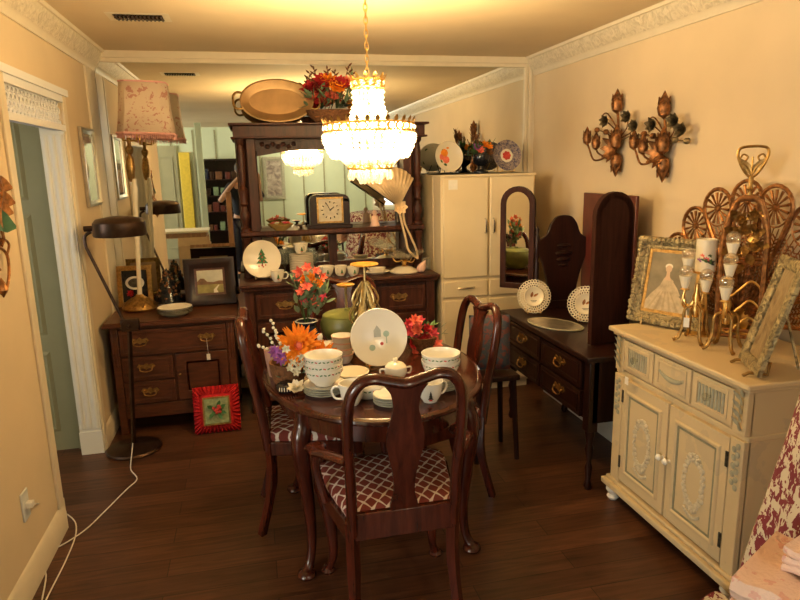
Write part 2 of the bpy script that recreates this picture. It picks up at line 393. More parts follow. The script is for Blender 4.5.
def price_tag(parent, p, l=.09):
    p = V(p)
    MB().m(PAPER).tube([p, p+V((.004, -.006, -l*.5))], .0012, 4).bx(-.011, .011, -.001, .001, -.04, 0, Tm(p+V((.004, -.008, -l*.5)))).build('price_tag', None, parent, flat=True)
def turned(h, prof, n=14): return [(r, z*h) for r, z in prof]
def plate(name, r, lab, cat, loc, rx=0, rz=0, mat=WHITEC, rim=None, group=None, depth=.022):
    """a plate as lathe, face up then tipped by rx towards the viewer (its face looks at -y when rx = 90 deg)"""
    t = thing(name, lab, cat, loc, rz, group)
    T = Tm((0, 0, 0), rx)
    MB().lathe([(0, 0), (r*.58, 0), (r*.62, .003), (r*.97, depth), (r, depth+.002), (r*.98, depth+.005), (r*.6, .008), (0, .007)], 40, T, False).build('dish', mat, t)
    if rim: MB().lathe([(r*.95, depth+.0015), (r*.985, depth+.0062), (r*1.005, depth+.003)], 40, T, False).build('rim_band', rim, t)
    return t, T
def easel(parent, w, h, mat=BRASS, d=.07):
    """little wire plate stand, plate leans back on it; local y runs away from the viewer"""
    mb = MB()
    for s in (-1, 1): mb.tube(smooth([(s*w, -.035, .022), (s*w, -.04, .006), (s*w, -.02, .0045), (s*w, d*.6, .004), (s*w*.5, d, h)], 4), .0035, 6)
    mb.tube([(-w, .01, .005), (w, .01, .005)], .003, 6)
    return mb.build('plate_stand', mat, parent)
def tree_motif(parent, T, s, y=.0085, name='tree_motif'):
    """printed decorated fir on the face (local x right, y up in the dish plane)"""
    mb = MB().m(GREEN)
    for k, (w, a, b) in enumerate(((.34, -.25, .15), (.27, 0, .38), (.19, .22, .62))): mb.add([(-w*s, a*s, y), (w*s, a*s, y), (0, b*s, y)], [(0, 1, 2)], T)
    mb.m(REDD)
    for x, z in ((-.12, -.1), (.1, -.15), (.02, .1), (-.05, .3), (.18, -.35), (-.2, -.4), (.05, -.45), (-.02, -.36)):
        mb.lathe([(0, 0), (.045*s, 0), (.03*s, .001), (0, .0012)], 8, T @ Tm((x*s, z*s, y)), False)
    mb.m(OAK).add([(-.04*s, -.42*s, y), (.04*s, -.42*s, y), (.04*s, -.25*s, y), (-.04*s, -.25*s, y)], [(0, 1, 2, 3)], T)
    return mb.build(name, None, parent, flat=True)
def cup_mb(r, h, handle=True, fl=1.15):
    mb = MB().lathe([(0, .003), (r*.55, .003), (r*.6, 0), (r*.64, .004), (r*.95, h*.35), (r, h*.6), (r*fl, h), (r*fl-.004, h), (r*.93, h*.5), (r*.5, .01), (0, .009)], 24, None, False)
    if handle: mb.tube(smooth([(r*1.02, 0, h*.78), (r*1.5, 0, h*.82), (r*1.75, 0, h*.58), (r*1.45, 0, h*.28), (r*.9, 0, h*.25)], 4), .0045, 8)
    return mb
def cup(name, lab, cat, loc, r=.04, h=.075, rz=0, mat=CREAM, motif=0, group=None):
    t = thing(name, lab, cat, loc, rz, group)
    mb = cup_mb(r, h, False); mb.build('bowl', mat, t)
    MB().tube(smooth([(r*.98, 0, h*.78), (r*1.5, 0, h*.82), (r*1.75, 0, h*.58), (r*1.45, 0, h*.28), (r*.88, 0, h*.25)], 4), .0045, 8).build('handle', mat, t)
    return t
def wrap_motif(parent, r, z, s, ang, name='tree_motif', tree=True, g=None):
    """small printed motif following a cup's round wall"""
    mb = MB()
    def q(a, b): th = ang+a/r; return ((r+.0012)*cos(th), (r+.0012)*sin(th), z+b)
    if tree:
        mb.m(g or GREEN)
        for w, a, b in ((.36, -.4, .1), (.26, -.1, .4), (.16, .2, .7)): mb.add([q(-w*s, a*s), q(0, a*s), q(w*s, a*s), q(0, b*s)], [(0, 1, 3), (1, 2, 3)])
        mb.m(REDD).add([q(-.2*s, -.6*s), q(.2*s, -.6*s), q(.2*s, -.42*s), q(-.2*s, -.42*s)], [(0, 1, 2, 3)])
    return mb.build(name, None, parent, flat=True)
def band(parent, r0, r1, z0, z1, n=22, m1=GREEN, m2=REDD):
    """printed garland round a bowl: short dashes and dots"""
    mb = MB()
    for i in range(n):
        mb.m(m2 if i % 4 == 0 else m1); a0, a1 = 2*pi*i/n, 2*pi*(i+.62)/n
        zz = .0015*(-1)**i
        mb.add([((r0+.0012)*cos(a0), (r0+.0012)*sin(a0), z0+zz), ((r0+.0012)*cos(a1), (r0+.0012)*sin(a1), z0-zz), ((r1+.0012)*cos(a1), (r1+.0012)*sin(a1), z1-zz), ((r1+.0012)*cos(a0), (r1+.0012)*sin(a0), z1+zz)], [(0, 1, 2, 3)])
    return mb.build('garland', None, parent, flat=True)
def flowers(parent, spec, mat, name='flower', centre=None):
    for p, n, r, kw in spec:
        mb = MB().m(mat).flower(p, n, r, **kw)
        if centre: mb.m(centre).ball(V(p)+V(n).normalized()*r*.12, r*.22, 8, 6)
        mb.build(name, None, parent)
def leaves(parent, pts, mat, L=.05, W=.02, n=3, c=(0, 0, 0), name='foliage'):
    mb = MB()
    for p in pts:
        p = V(p)
        for i in range(n):
            d = (p-V(c)).normalized()+V((R.uniform(-1, 1), R.uniform(-1, 1), R.uniform(-.6, .8)))
            mb.petal(p, d, V((R.uniform(-.5, .5), R.uniform(-.5, .5), 1)), L*R.uniform(.7, 1.2), W, R.uniform(-.3, .3))
    return mb.build(name, mat, parent)
def picture(name, lab, cat, w, h, loc, rz, tilt, prof, fmat, build_art, liner=None, prop=True, group=None):
    """framed picture standing on its lower edge, leaning back by tilt; face looks at local -y"""
    t = thing(name, lab, cat, loc, rz, group); T = Tm((0, 0, 0), -tilt)
    o = max(p[0] for p in prof)
    T = T @ Tm((0, 0, o))
    MB().ring(rect(w, h), prof, T).build('frame', fmat, t)
    MB().bx(-w/2-.004, w/2+.004, 0, .008, -.004, h+.004, T).build('backing', CARD, t, flat=True)
    if liner: MB().ring(rect(w-.03, h-.03, .015), [(.016, 0), (.016, .006), (0, .004), (0, 0)], T).build('liner', liner, t)
    build_art(t, T, w, h)
    if prop:
        y0 = sin(tilt)*h*.7
        MB().tube([T @ V((0, .006, h*.7)), (0, y0+h*.28, .004)], .005, 6).build('prop_leg', fmat, t)
    return t
# ================================================================ left side: chest and what stands on it
CX0, CX1, CYF, CYB, CZ = -.905, -.165, 4.10, 4.62, .735
t = thing('washstand_chest', 'small brown wooden washstand chest with three drawers and a door, against the left wall', 'chest', ((CX0+CX1)/2, CYF, 0))
w = (CX1-CX0)/2
mb = MB().bx(-w, w, .02, CYB-CYF, .13, CZ-.03)
for x in (-w, w-.045):
    mb.bx(x, x+.045, .0, .05, 0, CZ-.03).bx(x, x+.045, CYB-CYF-.05, CYB-CYF, 0, CZ-.03)
mb.bx(-w, w, .01, .03, .10, .19)
for x in (-w+.012, -w+.03, w-.03, w-.012): mb.lathe([(.005, .45), (.005, .68)], 6, Tm((x, .001, 0)))
mb.build('body', OAK, t, bevel=.004)
MB().bx(-w-.035, w+.03, -.03, CYB-CYF, CZ-.03, CZ-.008).bx(-w-.03, w+.025, -.024, CYB-CYF, CZ-.008, CZ).build('top', OAK, t, bevel=.005)
def drawer(par, x0, x1, z0, z1, mat, pulls, y=.02, name='drawer', t=.018, pm=OLDBR, pw=.085):
    d = front(MB(), x0, x1, z0, z1, y, .02, t).build(name, mat, par, bevel=.003)
    for px in pulls: bail(d, px, (z0+z1)/2+.005, y-t, pw, pm)
    return d
d0 = drawer(t, -w+.05, w-.05, .52, .68, OAK, (-.2, .2), .012, pw=.11)
drawer(t, -w+.05, -.02, .355, .505, OAK, (-.18,), .02, pw=.11); drawer(t, -w+.05, -.02, .20, .34, OAK, (-.17,), .02, pw=.11)
d = MB().bx(.0, w-.05, .0, .022, .20, .505); d.ring([(.055, .25), (w-.1, .25), (w-.1, .455), (.055, .455)], [(0, 0), (0, .006), (-.015, -.006), (-.02, 0)], Tm((0, 0, 0)))
d.build('door', OAK, t, bevel=.003); MB().ball((.02, -.006, .37), .009, 8, 6).build('door_knob', OLDBR, t)
price_tag(t, (.2, -.03, .60), .2)
# tall lamp with floral shade
b = P(137, 303, 2, CZ); LZ = CZ
t = thing('table_lamp', 'tall brass and cream table lamp with a pink floral shade standing on the small chest', 'lamp', (-.775, 4.47, CZ+.0042)); t.rotation_euler = (0, .035, 0)
MB().lathe([(0, 0), (.11, 0), (.115, .012), (.105, .03), (.085, .05), (.05, .075), (.026, .09), (.02, .10), (0, .10)], 28).build('base', OLDBR, t)
mb = MB()
for i in range(10): mb.petal((.02*cos(i*pi/5), .02*sin(i*pi/5), .088), (cos(i*pi/5), sin(i*pi/5), -.35), (0, 0, 1), .10, .05, -.25)
mb.build('base_petals', OLDBR, t)
MB().lathe([(.016, .09), (.014, .3), (.018, .5), (.014, .52), (.016, .7), (.022, .80), (.014, .83), (.017, .86)], 14, Tm((0, 0, 0), 0, .018)).build('column', CREAM, t)
MB().lathe([(.012, .84), (.022, .87), (.03, .93), (.022, .99), (.012, 1.01), (.024, 1.03), (.026, 1.05), (.012, 1.07), (.012, 1.12)], 14, Tm((.0, 0, 0))).build('turned_neck', OLDBR, t)
for s in (-.03, .05): MB().tube([(0, 0, 1.1), (s, -.01, 1.1), (s, -.01, 1.15)], .008, 8).build('socket', BRASS, t)
def shade_loop(wx, wy, c, z, cx): return [(cx+x, y, z) for x, y in ((-wx+c, -wy), (wx-c, -wy), (wx, -wy+c), (wx, wy-c), (wx-c, wy), (-wx+c, wy), (-wx, wy-c), (-wx, -wy+c))]
SO = .06
sh = MB().loops([shade_loop(.168, .125, .05, 1.145, .05), shade_loop(.150, .11, .045, 1.28, .048), shade_loop(.138, .10, .04, 1.455, .046)], True, False).build('shade', SHADEM, t, solid=.004, ang=20)
MB().tube(shade_loop(.17, .127, .05, 1.142, .05), .008, 6, True).build('lower_braid', PINKP, sh); MB().tube(shade_loop(.139, .101, .04, 1.455, .046), .006, 6, True).build('upper_braid', PINKP, sh)
mb = MB(); L = shade_loop(.168, .125, .05, 1.14, .05)
for i in range(8):
    a, c = V(L[i]), V(L[(i+1) % 8]); k = max(2, int((c-a).length/.011))
    for j in range(k): p = a.lerp(c, j/k); mb.tube([p, p+V((R.uniform(-.004, .004), R.uniform(-.004, .004), -.028))], .0028, 4)
f = mb.build('fringe', PINKP, sh); f['kind'] = 'stuff'
MB().tube([(.048-.137, 0, 1.45), (.048+.137, 0, 1.45)], .003, 5).tube([(.048, -.1, 1.45), (.048, .1, 1.45)], .003, 5).tube([(0, 0, 1.1), (.01, 0, 1.3), (.046, 0, 1.47)], .005, 6).build('harp', BRASS, sh)
for o_ in t.children:
    if o_.name.startswith('shade'): o_.location = (.065, 0, .0)
# bronze reading lamp standing on the floor
t = thing('reading_lamp', 'dark bronze reading floor lamp with a bent arm and drum shade, by the left wall', 'lamp', (-.79, 3.86, 0))
MB().lathe([(0, 0), (.155, 0), (.16, .008), (.15, .018), (.06, .028), (.03, .04), (0, .04)], 36).build('base', DKMET, t)
MB().tube([(0, 0, .03), (.05, 0, .78)], .013, 4).build('pole', DKMET, t)
MB().bx(.005, .105, -.022, .022, .735, .805).build('joint_block', DKMET, t, bevel=.006); knob(t, (.05, -.022, .77), .012, DKMET)
A0, A1 = V((.02, 0, .80)), V((-.125, -.02, 1.235))
MB().tube(smooth([(.025, 0, .74), A0, A0.lerp(A1, .12), A0.lerp(A1, .9), A1, A1+V((.0, 0, .06)), A1+V((.035, .0, .085))], 4), .009, 8).build('arm', DKMET, t)
sc_ = V((.06, -.02, 1.292))
sd = MB().lathe([(.138, 0), (.142, .008), (.138, .075), (.12, .095), (.05, .108), (0, .112), (0, .104), (.05, .1), (.115, .088), (.132, .07), (.134, 0)], 36, Tm(sc_), False).build('shade', DKMET, t)
MB().lathe([(0, 0), (.016, 0), (.016, .04), (.012, .05), (0, .05)], 12, along(sc_+V((-.185, 0, .045)), sc_+V((0, 0, .05)))).build('swivel_knob', DKMET, sd)
MB().lathe([(0, 0), (.02, .01), (.026, .04), (.02, .06), (0, .065)], 12, Tm(sc_+V((0, 0, .02)))).build('bulb', WHITEC, sd)
# small framed pieces on the chest
def art_rose(t, T, w, h):
    m = MB().m(BLACK).add([(-w/2, -.002, 0), (w/2, -.002, 0), (w/2, -.002, h), (-w/2, -.002, h)], [(0, 1, 2, 3)], T)
    m.m(WHITEC).ring([(x, h*.6+z) for x, z in oval(.055, .04, 28)], [(-.01, .003), (.006, .006), (.006, 0), (-.01, 0)], T)
    m.m(IRON).lathe([(0, 0), (.044, 0), (0, .002)], 24, T @ Tm((0, -.004, h*.6), radians(90), 0, 0, (1, .72, 1)), False)
    m.m(REDP).flower(T @ V((-.03, -.012, h*.27)), T.to_3x3() @ V((0, -1, .1)), .03)
    m.build('artwork', None, t)
picture('framed_rose_picture', 'small gold framed black picture with a white oval and red rose behind the tall lamp', 'picture', .165, .215, (-.815, 4.575, CZ), radians(-4), radians(6), [(0, 0), (0, .012), (.008, .016), (.03, .012), (.034, 0)], OLDBR, art_rose)
t = thing('beaded_tree', 'dark little cone tree with brown berries between the two pictures on the chest', 'ornament', (-.60, 4.56, CZ))
MB().lathe([(0, 0), (.03, 0), (.03, .02), (.012, .03), (.012, .05)], 12).build('stand', BLACK, t)
mb = MB().m(BLACK).lathe([(.085, .03), (.07, .08), (.03, .2), (.004, .255)], 14)
for i in range(90):
    z = R.uniform(.035, .24); r = .088*(1-(z-.03)/.24); a = R.uniform(0, 2*pi); mb.m((BASKET, BLACK, GILT)[i % 3]).ball((r*cos(a), r*sin(a), z), .010, 6, 5)
mb.build('cone', None, t)
def art_land(t, T, w, h):
    m = MB(); y = -.003
    sky = plain('painted_sky', (.52, .52, .46), .6, var=.15, scale=14); fld = plain('painted_field', (.30, .26, .09), .6, var=.4, scale=18); brn = plain('painted_trees', (.20, .10, .05), .6, var=.4, scale=30)
    m.m(sky).add([(-w/2, y, h*.42), (w/2, y, h*.42), (w/2, y, h), (-w/2, y, h)], [(0, 1, 2, 3)], T)
    m.m(fld).add([(-w/2, y, 0), (w/2, y, 0), (w/2, y, h*.42), (-w/2, y, h*.42)], [(0, 1, 2, 3)], T)
    o = [(-w/2, h*.4), (w/2, h*.38), (w/2, h*.5), (w*.3, h*.52), (w*.1, h*.47), (-.1*w, h*.5), (-.2*w, h*.62), (-.32*w, h*.63), (-w*.42, h*.52), (-w/2, h*.5)]
    m.m(brn).add([(a, y-.0008, b) for a, b in o], [tuple(range(len(o)))], T)
    m.m(PAPER).add([(w*.1, y-.001, 0), (w*.28, y-.001, 0), (w*.2, y-.001, h*.2), (w*.3, y-.001, h*.36), (w*.26, y-.001, h*.36), (w*.1, y-.001, h*.2)], [tuple(range(6))], T)
    m.build('painting', None, t, flat=True)
picture('landscape_painting', 'landscape painting in a wide dark frame leaning back on the small chest', 'painting', .20, .185, (-.31, 4.45, CZ), radians(3), radians(9), [(0, 0), (0, .012), (.02, .02), (.045, .03), (.065, .028), (.07, 0)], DARK, art_land, OAK)
pc = P(174, 318, 2, CZ)
for i in range(4):
    t, T = plate('dinner_plate', .11, ['lowest of the four grey plates stacked on the small chest', 'second plate from the bottom of the grey stack on the chest', 'third plate from the bottom of the grey stack on the chest', 'top plate of the grey stack on the small chest'][i], 'plate', (pc.x, pc.y+.09, CZ+.0005+i*.0095), 0, 0, PALEG if i < 3 else PAPER, IRON, 'plates stacked on the small chest')
# red holly cushion on the floor
a_, b_ = P(196, 433, 2, 0), P(241, 431, 2, 0)
t = thing('holly_cushion', 'red ruffled square cushion with a holly sprig leaning against the small chest', 'cushion', ((a_.x+b_.x)/2-.0, 3.99, 0), radians(2))
T = Tm((0, 0, .005), radians(-14))
mb = MB()
def pil(u, v, s=1): x, z = (u-.5)*.26, v*.27; e = (1-(2*u-1)**4)*(1-(2*v-1)**4); return (x, -s*.045*e**.5, z+.005)
mb.sheet(lambda u, v: pil(u, v, 1), 12, 12, T).sheet(lambda u, v: pil(u, v, -1), 12, 12, T); mb.build('pad', REDF, t)
mb = MB(); per = []
for i in range(88):
    q = i/88*4; k = int(q); f = q-k; x, z = [(f-.5, 0), (.5, f), (.5-f, 1), (-.5, 1-f)][k]; per.append((x*.26, z*.27+.005))
L = [[(x*s, yy*(.5-(i % 2))*1.2 - dd, .14+(z-.14)*s) for i, (x, z) in enumerate(per)] for s, yy, dd in ((.78, .0, .043), (.9, .02, .035), (1.02, .035, .012), (1.1, .03, .0))]
mb.loops(L, True, False, False, T).build('ruffle', REDF, t)
ptch = MB().bx(-.075, .075, -.058, -.04, .055, .215, T).build('holly_patch', GREENF, t, bevel=.004)
MB().ring(rect(.15, .16, .055), [(0, .04), (0, .061), (.008, .06), (.008, .04)], T).build('patch_braid', OLDBR, ptch)
mb = MB()
for an in (.5, 1.2, 2.6, 3.9, 5.2, 5.9): mb.petal(T @ V((0, -.062, .14)), T.to_3x3() @ V((cos(an), -.15, sin(an))), T.to_3x3() @ V((0, -1, 0)), .065, .03, .1, (.3, 1, .6, .8, .1))
mb.build('holly_leaf', GREEN, t)
for i in range(8): MB().ball(T @ V((R.uniform(-.028, .028), -.068, .145+R.uniform(-.03, .03))), .011, 8, 6).build('berry', REDD, t)
# picture on the left wall
a_, b_ = P(78, 125, 0, XL), P(95, 205, 0, XL)
t = thing('wall_picture', 'silver framed glazed picture hung on the left wall near the mirror', 'picture', (XL+.004, 4.34, 1.44), radians(90))
W_ = .33
MB().ring(rect(W_-.07, .40, .035), [(0, 0), (0, .012), (.02, .022), (.035, .018), (.035, 0)]).build('frame', plain('silver_frame', (.55, .52, .45), .3, .8), t)
MB().bx(-W_/2+.03, W_/2-.03, -.006, 0, .03, .44).build('print', PAPER, t, flat=True)
pane, _N, _L, _b = nmat('picture_glass', .05, .6); _b.inputs['Base Color'].default_value = (.66, .66, .6, 1)
MB().bx(-W_/2+.03, W_/2-.03, -.009, -.0065, .03, .44).build('glass', pane, t, flat=True)
# scrolled wall ornament at the left edge
o = P(2, 290, 0, XL+.02)
t = thing('scroll_ornament', 'gold scrolled metal wall ornament with a green leaf cut by the left photo edge', 'ornament', (XL, o.y, o.z))
def lp(x, y): return P(x, y, 0, XL+.022)-V((XL, o.y, o.z))
MB().lathe([(0, 0), (.025, 0), (.025, .006), (.008, .012), (.008, .024), (0, .024)], 12, Tm(lp(4, 240)-V((.022, 0, 0)), 0, radians(90))).build('wall_plate', GILT, t)
MB().tube(smooth([lp(6, 292), lp(9, 275), lp(7, 255), lp(-2, 248), lp(-6, 262), lp(0, 270)], 5), .006, 6).tube(smooth([lp(7, 255), lp(9, 245), lp(5, 240), lp(2, 246)], 5), .005, 6).tube(smooth([lp(4, 240), lp(0, 215), lp(2, 190), lp(-4, 172)], 5), .006, 6).build('scrolls', GILT, t)
mb = MB()
for x, y in ((1, 180), (4, 195), (2, 205)): mb.petal(lp(x-4, y), lp(x+6, y+8)-lp(x-4, y), (1, 0, 0), .10, .06, .2)
mb.build('gold_leaf', GILT, t)
MB().petal(lp(-6, 215), lp(9, 228)-lp(-6, 215), (1, 0, 0), .14, .09, .2).build('green_leaf', plain('enamel_green', (.08, .2, .12), .3, .5), t)
MB().lathe([(0, 0), (.02, .03), (.012, .06), (0, .08)], 8, Tm(lp(4, 298))).build('finial', GILT, t)
# ================================================================ sideboard with mirrored hutch
SX0, SX1, SYF, SYB, SZ = -.085, 1.215, 4.23, 4.74, .90
sb = thing('sideboard', 'large dark wooden sideboard with a tall mirrored hutch against the back wall', 'sideboard', ((SX0+SX1)/2, SYF, 0))
w = (SX1-SX0)/2; dp = SYB-SYF
mb = MB().bx(-w, w, .02, dp, .09, SZ-.04)
for x in (-w, w-.06): mb.bx(x, x+.06, 0, .06, 0, SZ-.04)
mb.bx(-w, w, .0, .03, .08, .15).build('body', SBW, sb, bevel=.004)
MB().bx(-w-.03, w+.03, -.05, dp, SZ-.022, SZ).bx(-w-.018, w+.018, -.03, dp, SZ-.045, SZ-.02).build('counter', SBW, sb, bevel=.008)
for x0, x1, pl in ((-w+.07, -.24, ((-w-.17)/2+.02,)), (-.22, .22, (0,)), (.24, w-.07, ((w+.17)/2-.02,))):
    drawer(sb, x0, x1, .66, .83, SBW, pl, .01, pw=.13)
    dd = MB().bx(x0, x1, -.005, .02, .17, .63); dd.ring([(x0+.06, .23), (x1-.06, .23), (x1-.06, .57), (x0+.06, .57)], [(0, 0), (0, .006), (-.02, -.008), (-.025, 0)], Tm((0, -.005, 0)))
    dd.build('door', SBW, sb, bevel=.003)
HYF = .24   # hutch front, local y
mb = MB().bx(-w+.0, w-.0, dp-.03, dp, SZ, 1.86)
mb.build('hutch_back', SBW, sb)
for s in (-1, 1):
    a = s*w; st = MB().bx(min(a-s*.075, a-s*.135), max(a-s*.075, a-s*.135), HYF+.06, dp-.03, SZ, 1.85).build('stile', SBW, sb, bevel=.004)
    c = a-s*.035
    MB().lathe([(.034, 1.20), (.034, 1.24), (.02, 1.25), (.026, 1.29), (.036, 1.33), (.022, 1.37), (.018, 1.39), (.03, 1.41), (.022, 1.43), (.036, 1.50), (.018, 1.53), (.022, 1.55), (.028, 1.75), (.02, 1.80), (.034, 1.82), (.034, 1.85)], 16, Tm((c, HYF+.06, 0))).build('column', SBW, sb)
    MB().lathe([(.034, SZ), (.034, SZ+.03), (.018, SZ+.05), (.03, SZ+.12), (.018, SZ+.19), (.026, SZ+.25), (.034, 1.18)], 16, Tm((c, HYF+.04, 0))).build('lower_column', SBW, sb)
MB().bx(-w-.005, w+.005, HYF-.02, dp, 1.85, 1.925).bx(-w-.03, w+.03, HYF-.05, dp, 1.925, 1.94).bx(-w-.02, w+.02, HYF-.035, dp, 1.84, 1.853).build('cornice', SBW, sb, bevel=.004)
mi = w-.145
HA = [(-mi, 1.73), (-mi*.55, 1.765), (0, 1.775), (mi*.55, 1.765), (mi, 1.73)]
mb = MB().bx(-w+.135, w-.135, dp-.10, dp-.03, 1.77, 1.85); mb.loops([[(x, y, z) for x, z in HA]+[(x, y, 1.80) for x, z in HA[::-1]] for y in (dp-.11, dp-.05)])
hd = mb.build('header', SBW, sb)
for s in (-1, 1):
    cm = MB(); 
    cm.loops([[(s*(.36+.14*x), dp-.112-dpt, 1.80+.028*z) for x, z in arc(0, 0, 1, 1, 0, 2*pi*.95, 14)] for dpt in (0, .008)])
    for k in range(7): cm.ball((s*(.25+.036*k), dp-.122, 1.80+.008*(-1)**k), .018, 8, 6)
    cm.build('carved_scroll', SBW, hd)
MB().bx(-mi, mi, dp-.05, dp-.045, 1.225, 1.79).build('mirror', MIRROR, sb, flat=True)
MB().bx(-mi, mi, dp-.05, dp-.045, SZ+.06, 1.165).build('lower_mirror', MIRROR, sb, flat=True)
HZ = 1.222
o = [(-w, HYF), (-w*.55, HYF+.0), (-w*.4, HYF-.03), (w*.4, HYF-.03), (w*.55, HYF), (w, HYF), (w, dp-.03), (-w, dp-.03)]
MB().prism(o, .032, Tm((0, 0, HZ-.032))).bx(-w+.05, w-.05, HYF+.06, dp-.05, HZ-.05, HZ-.03).build('shelf', SBW, sb, bevel=.006)
MB().bx(-.03, .03, dp-.075, dp-.05, SZ, HZ-.04).build('centre_stile', SBW, sb)
MB().bx(-w+.1, w-.1, dp-.06, dp-.03, SZ, SZ+.06).build('splash_rail', SBW, sb)
# on top of the hutch
TY = SYF+.33
t = thing('brass_tray', 'big oval brass tray with handles standing upright on top of the sideboard hutch', 'tray', (P(268, 103, 1, TY).x, TY, 1.9405))
T = Tm((.06, 0, .1465), radians(-9))
MB().ring(oval(.185, .085, 48), [(.055, .016), (.06, .022), (.05, .026), (.012, .006), (0, .002), (0, -.002), (.012, 0), (.05, .018)], T).build('rim', COPPER, t)
MB().loops([[(x, 0, z) for x, z in oval(.187, .087, 48)], [(x, .002, z) for x, z in oval(.187, .087, 48)]], T=T).build('plate', COPPER, t)
for s in (-1, 1): MB().tube(smooth([T @ V((s*x, -.02, z)) for x, z in ((.225, .05), (.26, .055), (.285, .03), (.285, -.03), (.26, -.055), (.225, -.05))], 4), .008, 8).build('handle', OLDBR, t)
fx = P(333, 118, 1, TY-.06); t = thing('autumn_flower_basket', 'basket of red and orange autumn flowers on top of the sideboard hutch', 'flowers', (fx.x, TY-.06, 1.9405)); t.scale = (1.18, 1.1, 1.1)
MB().lathe([(.08, 0), (.11, .04), (.125, .075), (.115, .075), (.10, .04), (0, .02)], 20, None, False, 1.25, .75).build('basket', BASKET, t)
for i in range(20):
    a = R.uniform(0, 2*pi); q = R.uniform(.1, 1)**.5; p = V((.19*q*cos(a)-.01, .08*q*sin(a)-.02, .13+.14*(1-q*q)+R.uniform(-.02, .03)))
    m = (REDP, ORANGE, CORAL, REDP, ORANGE)[i % 5] if p.x > -.05 else (REDP, REDP, CORAL)[i % 3]
    MB().m(m).flower(p, p-V((0, .12, .05)), R.uniform(.045, .062), ((9, 1, .3), (7, .75, .7), (5, .5, 1.1)), .6, .1).build('flower', None, t)
leaves(t, [(.2*cos(a)*q, .09*sin(a)*q-.02, .10+.17*(1-q)) for a, q in [(R.uniform(0, 6.28), R.uniform(.4, 1.05)) for _ in range(34)]], LEAF2, .07, .025, 2, (0, 0, .05))
leaves(t, [(.12*cos(a), .06*sin(a), .27+R.uniform(0, .04)) for a in [R.uniform(0, 6.28) for _ in range(1)]], LEAF2, .05, .02, 2, (0, 0, .1), 'top_leaf')
for i in range(6):
    a = i*1.05+.3; q = V((.13*cos(a), .05*sin(a), .29+.02*(i % 3))); mb = MB().tube([(.05*cos(a), .02*sin(a), .12), q], .0025, 5)
    for k in range(5): mb.petal(q-V((0, 0, .012*k)), (cos(a+k*2.2), sin(a+k*2.2), .7), (0, -1, .3), .03, .012, .2)
    mb.build('dried_sprig', BASKET, t)
# shelf of the hutch
sy = SYF+.30
p = P(330, 226, 1, sy); t = thing('mantel_clock', 'dark wooden mantel clock with a square pale face on the hutch shelf', 'clock', (p.x, sy, HZ+.0005))
o = [(-.14, 0), (.14, 0), (.14, .20)]+arc(.09, .19, .05, .045, 0, pi/2, 4)+arc(-.09, .19, .05, .045, pi/2, pi, 4)
MB().loops([[(x, y, z) for x, z in o] for y in (-.045, .06)]).build('case', DARK, t, bevel=.006)
MB().bx(-.155, .155, -.055, .07, 0, .025).build('base', DARK, t, bevel=.004)
f = MB().m(plain('clock_dial', (.52, .46, .35), .4)).bx(-.08, .08, -.05, -.044, .05, .205).build('face', None, t, flat=True)
MB().ring(rect(.16, .155, .05), [(0, .044), (0, .056), (.012, .056), (.012, .044)]).build('bezel', OLDBR, f)
mb = MB().m(BLACK)
for k in range(12): a = k*pi/6; mb.bx(-.003, .003, -.0525, -.0505, .05, .062, Tm((0, 0, .1275)) @ MX.Rotation(a, 4, 'Y'))
mb.build('hour_marks', None, f, flat=True)
MB().m(BLACK).bx(-.003, .003, -.054, -.052, -.005, .035, Tm((0, 0, .1275)) @ MX.Rotation(.9, 4, 'Y')).bx(-.002, .002, -.0555, -.0535, -.005, .05, Tm((0, 0, .1275)) @ MX.Rotation(-.5, 4, 'Y')).build('hands', None, f, flat=True)
p = P(375, 226, 1, sy-.02); t = thing('peach_figurine', 'small peach figurine standing on the hutch shelf right of the clock', 'figurine', (p.x, sy-.02, HZ+.0005))
MB().lathe([(0, 0), (.035, 0), (.035, .01), (.026, .03), (.03, .05), (.022, .07), (.01, .078), (.016, .088), (.017, .1), (.008, .112), (0, .114)], 14).build('figure', PINKC, t)
p = P(281, 230, 1, sy-.04); t = thing('amber_bowl', 'low amber glass bowl with posies on the left of the hutch shelf', 'bowl', (p.x, sy-.03, HZ+.0005))
MB().lathe([(.04, 0), (.045, .006), (.085, .035), (.09, .045), (.082, .036), (.04, .01), (0, .008)], 22, None, False).build('bowl', plain('amber_glass', (.35, .22, .07), .15), t)
for i in range(6):
    q = V((.05*cos(i*1.05), .03*sin(i*1.05), .045)); MB().m((CORAL, WHITEF, PINKF)[i % 3]).flower(q, q+V((0, 0, .1)), .026).build('flower', None, t)
p = P(301, 228, 1, sy-.03); t = thing('small_dark_dish', 'small dark footed dish on the hutch shelf between bowl and clock', 'dish', (p.x, sy-.03, HZ+.0005))
MB().lathe([(0, 0), (.025, 0), (.01, .01), (.01, .02), (.035, .032), (.03, .034), (0, .025)], 16).build('dish', DKMET, t)
